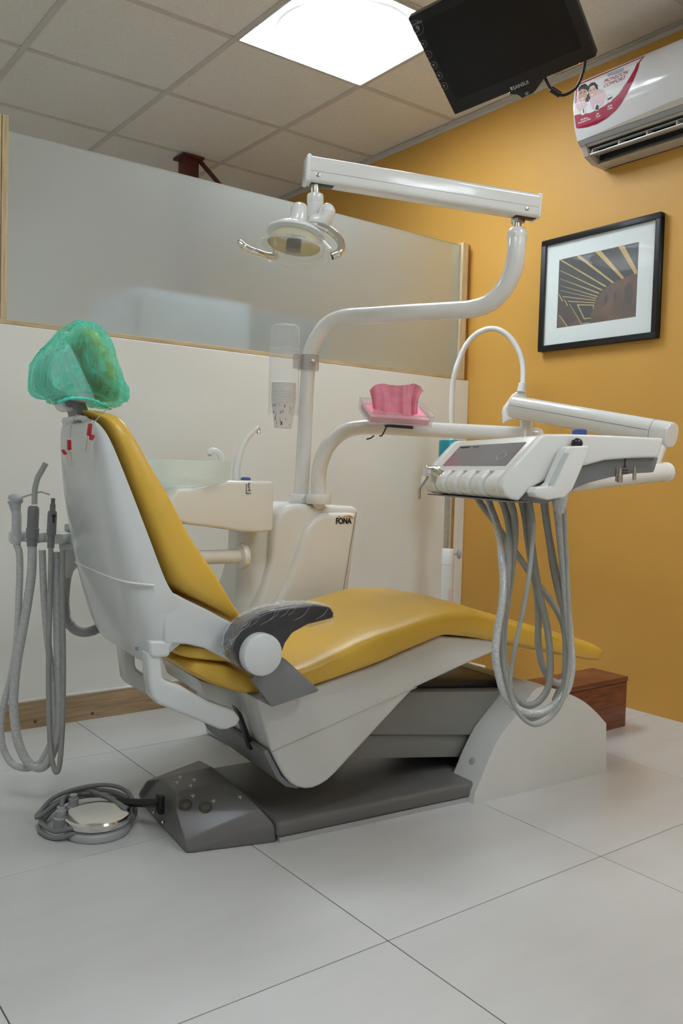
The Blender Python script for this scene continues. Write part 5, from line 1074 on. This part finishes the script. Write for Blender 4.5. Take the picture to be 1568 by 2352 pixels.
# ------------------------------------------------------------------ FRAMED PICTURE
pf = thing('framed_picture', 'black framed picture with white mat of golden stripes on the orange wall', 'picture', (XR - .02, 2.11, 1.60))
XF = XR - .028
o_ = [(2.3775, 1.8230), (1.8349, 1.8091), (1.8105, 1.3646), (2.3548, 1.3714)]
y1 = (o_[0][0] + o_[3][0]) / 2; y0 = (o_[1][0] + o_[2][0]) / 2; z1 = (o_[0][1] + o_[1][1]) / 2; z0 = (o_[2][1] + o_[3][1]) / 2
fw = .022
b = B()
for a0, a1, c0_, c1_ in ((y0, y1, z0, z0 + fw), (y0, y1, z1 - fw, z1), (y0, y0 + fw, z0 + fw, z1 - fw), (y1 - fw, y1, z0 + fw, z1 - fw)): bx(b, (XF, a0, c0_), (XR - .002, a1, c1_))
obj('frame', b, 'frame', pf, bevel=.0012, segs=1)
b = B(); bx(b, (XF + .012, y0 + fw * .9, z0 + fw * .9), (XF + .016, y1 - fw * .9, z1 - fw * .9)); obj('mat_board', b, 'mat_board', pf, smooth=0)
XA = XF + .0118
pr4 = [(2.2879, 1.7310), (1.9224, 1.7256), (1.9121, 1.4539), (2.2753, 1.4580)]
ay1 = (pr4[0][0] + pr4[3][0]) / 2; ay0 = (pr4[1][0] + pr4[2][0]) / 2; az1 = (pr4[0][1] + pr4[1][1]) / 2; az0 = (pr4[2][1] + pr4[3][1]) / 2
b = B(); bx(b, (XA, ay0, az0), (XA + .0006, ay1, az1)); art = obj('print_sheet', b, 'art_dark', pf, smooth=0)
def art_poly(name, polys, k, m_):
    b = B()
    for pg in polys:
        pts = [(XA - .0002 * k, min(max(y, ay0 + .0005), ay1 - .0005), min(max(z, az0 + .0005), az1 - .0005)) for y, z in pg]
        prism(b, pts, (.00015, 0, 0))
    obj(name, b, m_, art, smooth=0)
art_poly('print_shape', [[(1.9194, 1.6220), (1.9121, 1.4539), (2.1228, 1.4568), (2.1148, 1.4981), (2.1014, 1.5293), (2.0831, 1.5595), (2.0550, 1.5839), (2.0172, 1.5982), (1.9751, 1.6055)], [(2.2827, 1.6059), (2.2414, 1.5529), (2.1969, 1.5046), (2.1532, 1.4572), (2.2753, 1.4580)]], 1, 'art_brown')
art_poly('print_shape', [[(1.9708, 1.5670), (1.9557, 1.5885), (1.9365, 1.5736), (1.9299, 1.5331), (1.9421, 1.5032), (1.9656, 1.5105)], [(2.0171, 1.5499), (2.0086, 1.5687), (2.0032, 1.5558), (2.0041, 1.5279), (2.0157, 1.5214)], [(2.0603, 1.5439), (2.0480, 1.5605), (2.0426, 1.5495), (2.0470, 1.5217), (2.0603, 1.5154)], [(2.2825, 1.6016), (2.2469, 1.5558), (2.1801, 1.4814), (2.2260, 1.4565), (2.2781, 1.5151)]], 2, 'art_dbrown')
art_poly('print_stripe', [[(2.0048, 1.7284), (1.9804, 1.7277), (1.9196, 1.6259), (1.9189, 1.6133), (1.9284, 1.6125)], [(2.1091, 1.7298), (2.0828, 1.7282), (1.9743, 1.6081), (1.9820, 1.6026)],
    [(2.1979, 1.7309), (2.1824, 1.7297), (2.0172, 1.5974), (2.0242, 1.5945)], [(2.2862, 1.7299), (2.2716, 1.7281), (2.0503, 1.5880), (2.0560, 1.5848)], [(2.2803, 1.6860), (2.2693, 1.6829), (2.0668, 1.5767), (2.0730, 1.5744)],
    [(2.2786, 1.6532), (2.2677, 1.6498), (2.0810, 1.5674), (2.0858, 1.5640)], [(2.2773, 1.6265), (2.2663, 1.6231), (2.0889, 1.5563), (2.0927, 1.5535)], [(2.2762, 1.6058), (2.2653, 1.6033), (2.0934, 1.5487), (2.0973, 1.5468)], [(2.2578, 1.5808), (2.0971, 1.5418), (2.0979, 1.5391), (2.2560, 1.5771)],
    [(2.2311, 1.5583), (2.0991, 1.5331), (2.1004, 1.5304), (2.2293, 1.5546)], [(2.1867, 1.5386), (2.1037, 1.5255), (2.1045, 1.5215), (2.1786, 1.5333), (2.1467, 1.4793), (2.1163, 1.4776), (2.1166, 1.4743), (2.1490, 1.4750)], [(2.1087, 1.5253), (2.1036, 1.5246), (2.1065, 1.5114), (2.1095, 1.5118)],
    [(2.1560, 1.4608), (2.1245, 1.4612), (2.1248, 1.4579), (2.1532, 1.4576)], [(2.2740, 1.5081), (2.2685, 1.5061), (2.2260, 1.4570), (2.2313, 1.4572)], [(2.2236, 1.5462), (2.2198, 1.5436), (2.1573, 1.4577), (2.1615, 1.4582)], [(2.2811, 1.5949), (2.2767, 1.5930), (2.2546, 1.5612), (2.2588, 1.5596)], [(2.2502, 1.5678), (2.2463, 1.5655), (2.2286, 1.5392), (2.2327, 1.5381)]], 3, 'art_gold')
b = B(); bx(b, (XF + .006, y0 + fw * .9, z0 + fw * .9), (XF + .0075, y1 - fw * .9, z1 - fw * .9)); obj('glass', b, 'picglass', pf, smooth=0)

# ------------------------------------------------------------------ AIR CONDITIONER
ACP = [(2.6234, 2.3213), (2.5953, 2.2848), (2.5890, 2.2264), (2.5954, 2.1856), (2.6033, 2.1449), (2.6223, 2.1037)]
YA1, YA0 = 2.095, 1.28
ac = thing('air_conditioner', 'white split air conditioner with a crimson sticker high on the orange wall', 'air conditioner', (XR, 1.7, 2.2))
low = [(2.6347, 2.0893), (2.6465, 2.0858), (2.6639, 2.0564), (2.7122, 2.0372), (2.7953, 2.0352)]
topz = ACP[0][1] + .012
body = [(ACP[0][0] + .012, ACP[0][1] + .004)] + [(x + .012, z) for x, z in ACP[1:]] + [(low[0][0] + .012, low[0][1])] + [(low[1][0] + .012, low[1][1])] + [(low[1][0] + .09, low[1][1] - .002), (low[2][0] + .085, low[2][1] + .004)] + [(low[3][0] + .006, low[3][1]), (low[4][0], low[4][1] + .004), (XR, low[4][1]), (XR, topz)]
b = B(); prism(b, [(x, YA0, z) for x, z in body], (0, YA1 - YA0, 0)); obj('body', b, 'ac_taupe', ac, bevel=.003, ang=35)
b = B(); prism(b, [(x, YA1 - .022, z) for x, z in [(ACP[-1][0] + .01, ACP[-1][1]), low[0], low[1], low[2], low[3], low[4], (XR, low[4][1]), (XR, ACP[-1][1])]], (0, .022, 0)); obj('end_cheek', b, 'ac_taupe', ac, bevel=.003)
b = B(); prism(b, [(x, YA0, z) for x, z in ACP + [(ACP[-1][0] + .014, ACP[-1][1])] + [(x + .013, z) for x, z in ACP[::-1][1:]]], (0, YA1 - YA0 + .001, 0)); pn = obj('front_panel', b, 'ac_white', ac, bevel=.002, segs=2, ang=40)
gs = [(2.6224, 2.1022), (2.6347, 2.0893)]
b = B(); prism(b, [(gs[0][0], YA0, gs[0][1]), (gs[1][0], YA0, gs[1][1]), (gs[1][0] + .02, YA0, gs[1][1]), (gs[0][0] + .02, YA0, gs[0][1])], (0, YA1 - YA0, 0)); obj('grey_strip', b, 'ac_grey', ac, bevel=.001)
# panel surface lookup: y along the unit, t down the front
def acp(y, t, off=0.0):
    L = 0
    for (xa, za), (xb, zb_) in zip(ACP[:-1], ACP[1:]):
        s_ = math.hypot(xb - xa, zb_ - za)
        if t <= L + s_ or (xb, zb_) == tuple(ACP[-1]):
            k = (t - L) / s_; n = Vector((zb_ - za, 0, -(xb - xa))); n.normalize()
            if n.x > 0: n = -n
            return Vector((xa + (xb - xa) * k, y, za + (zb_ - za) * k)) + n * off
        L += s_
TL = sum(math.hypot(b_[0] - a_[0], b_[1] - a_[1]) for a_, b_ in zip(ACP[:-1], ACP[1:]))
# taupe wedge near the lower edge
b = B(); n_ = 20; r_a, r_b = [], []
for k in range(n_ + 1):
    y = YA1 - .03 - (YA1 - .03 - YA0) * k / n_; w = min(1, k / 9) * .020
    r_a.append(acp(y, TL - .0005, .0012)); r_b.append(acp(y, TL - .0005 - w, .0012))
loft(b, [r_a, r_b], cap=False, closed_ring=False); loft(b, [[p + Vector((.0009, 0, 0)) for p in r_a], [p + Vector((.0009, 0, 0)) for p in r_b]], cap=False, closed_ring=False); obj('taupe_wedge', b, 'ac_taupe', pn)
# louver and vanes inside the outlet
lv = [(2.6833, 2.0538), (2.6920, 2.0799)]
b = B(); q0 = Vector((2.6866, 2.0850, 2.0540)); q1 = Vector((2.6996, 2.0850, 2.0877))
b.free()
vx, vz = low[1][0] + .012, low[1][1] - .028
xl, zl = low[1][0] + .012, low[2][1] - .001
b = B(); prism(b, [(xl, YA0, zl), (xl + .055, YA0, zl + .010), (xl + .055, YA0, zl + .013), (xl, YA0, zl + .004)], (0, YA1 - YA0 - .03, 0)); lo_ = obj('louver', b, 'ac_white', ac, bevel=.001)
b = B(); prism(b, [(xl + .008, YA0, zl + .0215), (xl + .055, YA0, zl + .030), (xl + .055, YA0, zl + .0315), (xl + .008, YA0, zl + .0235)], (0, YA1 - YA0 - .035, 0)); obj('louver', b, 'ac_white', ac)
for k in range(7):
    y = YA1 - .032 - k * .115
    b = B(); prism(b, [(xl + .006, y, zl + .004), (xl + .055, y, zl + .012), (xl + .055, y, zl + .030), (xl + .008, y, zl + .022)], (0, -.005, 0)); obj('vane', b, 'ac_taupe', ac)
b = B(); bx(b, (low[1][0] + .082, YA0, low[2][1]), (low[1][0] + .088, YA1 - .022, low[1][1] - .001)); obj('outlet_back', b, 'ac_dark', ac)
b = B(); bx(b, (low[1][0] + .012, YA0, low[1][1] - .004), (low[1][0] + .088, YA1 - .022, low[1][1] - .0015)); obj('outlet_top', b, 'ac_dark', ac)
b = B(); tube(b, [(low[3][0] + .004, YA0, low[3][1] - .001), (low[3][0] + .004, YA1 - .03, low[3][1] - .001)], .001, seg=5, smooth=False); obj('cover_seam', b, 'ac_grey', ac)
# sticker: flat print on the panel, cells of the print coloured by region
def inpoly(p, pg):
    x, y = p; c = False; j = len(pg) - 1
    for i in range(len(pg)):
        if (pg[i][1] > y) != (pg[j][1] > y) and x < (pg[j][0] - pg[i][0]) * (y - pg[i][1]) / (pg[j][1] - pg[i][1]) + pg[i][0]: c = not c
        j = i
    return c
def ell(c, rx, ry, rot=0, n=20):
    cr, sr = math.cos(rot), math.sin(rot)
    return [(c[0] + rx * math.cos(a) * cr - ry * math.sin(a) * sr, c[1] + rx * math.cos(a) * sr + ry * math.sin(a) * cr) for a in [2 * math.pi * k / n for k in range(n)]]
outline = [(2.0845, 0.1011), (2.0881, 0.0557), (2.0939, 0.0303), (2.0955, 0.0146), (2.0397, 0.0140), (1.9392, 0.0127), (1.8188, 0.0104), (1.8257, 0.0657), (1.8398, 0.1020), (1.8596, 0.1268), (1.8871, 0.1572), (1.9147, 0.1777), (1.9561, 0.1919), (1.9982, 0.1985), (2.0426, 0.1970), (2.0795, 0.1907), (2.0874, 0.1861), (2.0887, 0.1636), (2.0919, 0.1405)]
crim = [[(1.8188, 0.0104), (1.8257, 0.0657), (1.8398, 0.1020), (1.8596, 0.1268), (1.8871, 0.1572), (1.9147, 0.1777), (1.9561, 0.1919), (1.9982, 0.1985), (2.0426, 0.1970), (2.0795, 0.1907), (2.0874, 0.1861), (2.0887, 0.1636), (2.0913, 0.1421), (2.0743, 0.1430), (2.0195, 0.1540), (1.9649, 0.1491), (1.9245, 0.1377), (1.8978, 0.1263), (1.8654, 0.0985), (1.8387, 0.0609)]]
line_ = [[(2.0845, 0.1011), (2.0881, 0.0557), (2.0939, 0.0303), (2.0955, 0.0146), (2.0397, 0.0140), (1.9392, 0.0127), (1.8188, 0.0104), (1.8216, 0.0193), (1.9351, 0.0213), (2.0346, 0.0242), (2.0867, 0.0250), (2.0844, 0.0391), (2.0825, 0.0605), (2.0801, 0.1025)]]
E_ = lambda x, y, rx, ry, rot=0: ell((x, y), rx, ry, rot)
layers = [('print_white', [outline]), ('print_pink', [[(1.9952, 0.0817), (1.9640, 0.0896), (1.9493, 0.1139), (1.9647, 0.1465), (2.0119, 0.1455), (2.0230, 0.1068)], [(2.0781, 0.0826), (2.0379, 0.0962), (2.0312, 0.1260), (2.0703, 0.1360), (2.0844, 0.1096)]]),
  ('print_red', crim + line_),
  ('print_black', [[(2.0773, 0.0623), (2.0775, 0.0475), (2.0720, 0.0330), (2.0536, 0.0348), (2.0337, 0.0539), (2.0287, 0.0818), (2.0401, 0.0663), (2.0605, 0.0563)], [(2.0362, 0.0560), (2.0237, 0.0464), (2.0063, 0.0490), (1.9905, 0.0661), (1.9860, 0.0849), (1.9956, 0.0787), (2.0083, 0.0599), (2.0236, 0.0603), (2.0295, 0.0757)], [(2.0383, 0.0931), (2.0266, 0.0767), (2.0162, 0.1034), (2.0270, 0.1137), (2.0405, 0.1095)]]),
  ('print_skin', [[(2.0737, 0.0679), (2.0675, 0.0569), (2.0495, 0.0607), (2.0367, 0.0733), (2.0339, 0.0946), (2.0444, 0.1050), (2.0614, 0.1029), (2.0744, 0.0838)]]),
  ('print_skin2', [[(2.0293, 0.0772), (2.0232, 0.0634), (2.0079, 0.0629), (1.9949, 0.0789), (1.9933, 0.0968), (2.0059, 0.1040), (2.0202, 0.0992)]]),
  ('print_blue', [[(1.9607, 0.0265), (1.8908, 0.0330), (1.8825, 0.0506), (1.8868, 0.0546), (1.9491, 0.0506)]]),
  ('print_grey', [[(1.9510, 0.0432), (1.8884, 0.0470), (1.8885, 0.0512), (1.9499, 0.0495)], ell((2.0512, 0.1390), .0135, .0135), ell((1.9913, 0.1423), .0135, .0135), ell((1.9371, 0.1305), .0135, .0135)]),
  ('print_white', [ell((2.0512, 0.1390), .0118, .0118), ell((1.9913, 0.1423), .0118, .0118), ell((1.9371, 0.1305), .0118, .0118), [(2.0619, 0.0933), (2.0524, 0.0913), (2.0460, 0.0919), (2.0515, 0.0980), (2.0584, 0.0986)], [(2.0170, 0.0922), (2.0092, 0.0919), (2.0041, 0.0916), (2.0075, 0.0971), (2.0137, 0.0968)]]),
  ('print_black', [[(1.9999, 0.1451), (1.9907, 0.1331), (1.9827, 0.1409), (1.9853, 0.1522), (1.9954, 0.1519)], [(1.9470, 0.1293), (1.9270, 0.1263), (1.9267, 0.1317), (1.9424, 0.1353)], [(2.0524, 0.1304), (2.0482, 0.1303), (2.0465, 0.1459), (2.0517, 0.1457)],
     [(2.0702, 0.0676), (2.0611, 0.0655), (2.0588, 0.0692), (2.0683, 0.0718)], [(2.0526, 0.0684), (2.0421, 0.0691), (2.0410, 0.0724), (2.0508, 0.0719)], [(2.0255, 0.0748), (2.0188, 0.0736), (2.0169, 0.0771), (2.0237, 0.0777)], [(2.0091, 0.0740), (2.0016, 0.0743), (2.0005, 0.0776), (2.0073, 0.0775)]])]
ys = [p[0] for p in outline]; ts = [p[1] for p in outline]
ya, yb_, ta_, tb_ = min(ys), max(ys), max(min(ts), .0008), max(ts)
NX, NY = 240, 200
b = B(); mats_ = []; vg = {}
for l_ in layers:
    if l_[0] not in mats_: mats_.append(l_[0])
def vget(i, j):
    if (i, j) not in vg: vg[(i, j)] = b.verts.new(acp(ya + (yb_ - ya) * i / NX, ta_ + (tb_ - ta_) * j / NY, .0011))
    return vg[(i, j)]
for i in range(NX):
    for j in range(NY):
        p = (ya + (yb_ - ya) * (i + .5) / NX, ta_ + (tb_ - ta_) * (j + .5) / NY); m_ = None
        for nm, pgs in layers:
            for pg in pgs:
                if inpoly(p, pg): m_ = nm
        if m_:
            f = b.faces.new((vget(i, j), vget(i + 1, j), vget(i + 1, j + 1), vget(i, j + 1))); f.material_index = mats_.index(m_)
stk = obj('sticker', b, mats_, pn, smooth=60, cleanup=False)
for p in stk.data.polygons:
    pass
def ac_text(s, size, pos, material, rot=0.0, bold=0, align='LEFT', shear=0.0):
    o = acp(pos[0], pos[1], .0016); dn_ = (acp(pos[0], pos[1] - .02, .0016) - o).normalized()
    text_mesh('sticker_text', s, size, o, Vector((0, -1, 0)) + dn_ * rot, dn_, material, stk, extrude=.0001, bold=bold, align=align, shear=shear)
ac_text('MONSOON\nCOMFORT', .0188, (1.9646, 0.0688), 'print_red', shear=.18)
ac_text('3M Micro\nProtection Filter', .0085, (2.0480, 0.1687), 'print_white', align='CENTER', bold=.0002)
ac_text('Jet\nCool', .0095, (1.9896, 0.1690), 'print_white', align='CENTER', bold=.0002)
ac_text('Auto\nClean', .0095, (1.9371, 0.1576), 'print_white', align='CENTER', bold=.0002)

# ------------------------------------------------------------------ TELEVISION
VO = Vector((1.9630, 2.0630, 2.0130)); Va = Vector((0.2710, -0.9539, 0.1290)); Vb = Vector((-0.7651, -0.1321, 0.6302)); Vn = Va.cross(Vb).normalized()
if Vn.z < 0: Vn = -Vn
def tv(a, b_, n=0.0): return VO + Va * a + Vb * b_ + Vn * n     # n grows away from the viewer
tvo = thing('television', 'black flat television hung from the ceiling tilted towards the chair', 'television', tv(.235, .16, .03))
TWd, THt = .47, .325
b = B(); loft(b, [[tv(0, 0), tv(TWd, 0), tv(TWd, THt), tv(0, THt)], [tv(0, 0, .035), tv(TWd, 0, .035), tv(TWd, THt, .035), tv(0, THt, .035)]]); obj('cabinet', b, 'bezel', tvo, bevel=.006, segs=3)
m0, m1 = .028, .030
b = B(); loft(b, [[tv(m0, m1 + .012, -.0006), tv(TWd - m0, m1 + .012, -.0006), tv(TWd - m0, THt - m0, -.0006), tv(m0, THt - m0, -.0006)], [tv(m0, m1 + .012, .001), tv(TWd - m0, m1 + .012, .001), tv(TWd - m0, THt - m0, .001), tv(m0, THt - m0, .001)]]); obj('screen', b, 'screen', tvo, smooth=0)
b = B(); loft(b, [[tv(.05, .05, .035), tv(TWd - .05, .05, .035), tv(TWd - .05, THt - .04, .035), tv(.05, THt - .04, .035)], [tv(.10, .10, .07), tv(TWd - .10, .10, .07), tv(TWd - .10, THt - .08, .07), tv(.10, THt - .08, .07)]]); obj('back_cover', b, 'black', tvo, bevel=.006)
b = B(); q = tv(.235, .17, .07); tube(b, [q, q + Vn * .05, Vector((q.x + .06, q.y + .02, q.z + .10)), Vector((q.x + .07, q.y + .02, CEIL))], .016, seg=14); br = obj('ceiling_bracket', b, 'black', tvo)
b = B(); bx(b, (q.x + .02, q.y - .03, CEIL - .006), (q.x + .12, q.y + .07, CEIL - .0005)); obj('bracket_plate', b, 'black', br)
# lower lug
b = B(); lug = [(0.1841, -0.0066), (0.2102, -0.0196), (0.2191, -0.0356), (0.2555, -0.0337), (0.2689, -0.0279), (0.3043, -0.0049), (0.3029, 0.0023), (0.2007, 0.0002)]
loft(b, [[tv(x, y, .010) for x, y in lug], [tv(x, y, .030) for x, y in lug]]); obj('stand_lug', b, 'black', tvo, bevel=.003)
b = B(); x, y = (0.2390, -0.0255); lathe(b, tv(x, y, .010), -Vn, [(.006, -.002), (.006, .003), (.004, .005)], 14); obj('lug_screw', b, 'mgrey', tvo)
b = B(); x, y = (0.4197, 0.0011); lathe(b, tv(x, y, 0), -Vn, [(.0018, -.001), (.0018, .0012), (.001, .0018)], 12); obj('power_led', b, 'led', tvo)
# lettering and feature badges
x, y = (0.2023, 0.0040); text_mesh('logo', 'SANSUI', .0155, tv(x + .008, y, -.0008), Va, Vb, 'print_grey', tvo, extrude=.0001, bold=.0003)
b = B(); box(b, tv(x + .003, y + .006, -.0006), (.006, .010, .0006), (Va, Vb, Vn)); obj('logo', b, 'print_grey', tvo)
x, y = (0.0049, 0.2985); text_mesh('badge_text', 'SANSUI', .0100, tv(x, y, -.0008), Va, Vb, 'print_grey', tvo, extrude=.0001)
x, y = (-0.0010, 0.2791); text_mesh('badge_text', 'L9', .0235, tv(x, y, -.0008), Va, Vb, 'print_grey', tvo, extrude=.0001)
badges = [((0.0127, 0.2901), .0215, 'print_black'), ((0.0095, 0.2402), .0110, 'print_grey'), ((0.0103, 0.2059), .0110, 'print_red'), ((0.0100, 0.1697), .0110, 'print_grey'), ((0.0108, 0.1343), .0110, 'print_grey'), ((0.0111, 0.0991), .0110, 'print_orange')]
for k, ((x, y), r_, mm_) in enumerate(badges):
    x = max(x, r_ * .2)
    b = B(); tube(b, [tv(max(.001, x + r_ * math.cos(a)), y + r_ * math.sin(a), -.0006) for a in [2 * math.pi * k_ / 28 for k_ in range(29)]], .0004, seg=5, smooth=False); bd = obj('badge', b, 'print_grey', tvo)
    if k:
        b = B(); box(b, tv(x, y + .002, -.0006), (.006, .003, .0004), (Va, Vb, Vn)); box(b, tv(x, y - .003, -.0006), (.005, .0014, .0004), (Va, Vb, Vn)); obj('badge_icon', b, mm_, bd, smooth=0)
# power cable with its ferrite
P = [tv(*((0.4320, -0.0007)), .02), tv(*((0.4304, -0.0085)), .015), tv(*((0.4165, -0.0323)), .01), tv(*((0.3916, -0.0587)), .0), tv(*((0.3645, -0.0695)), .0), tv(*((0.3396, -0.0682)), .0), tv(*((0.3230, -0.0502)), .0), tv(*((0.3123, -0.0280)), .005), tv(*((0.3043, -0.0049)), .02)]
b = B(); tube(b, P, .0042, seg=10); cb = obj('power_cable', b, 'black', tvo, smooth=60)
b = B(); tube(b, [tv(*((0.3345, -0.0647)), .0), tv(*((0.3152, -0.0372)), .0)], .009, seg=14, smooth=False, rnd=False); obj('ferrite', b, 'black', cb)
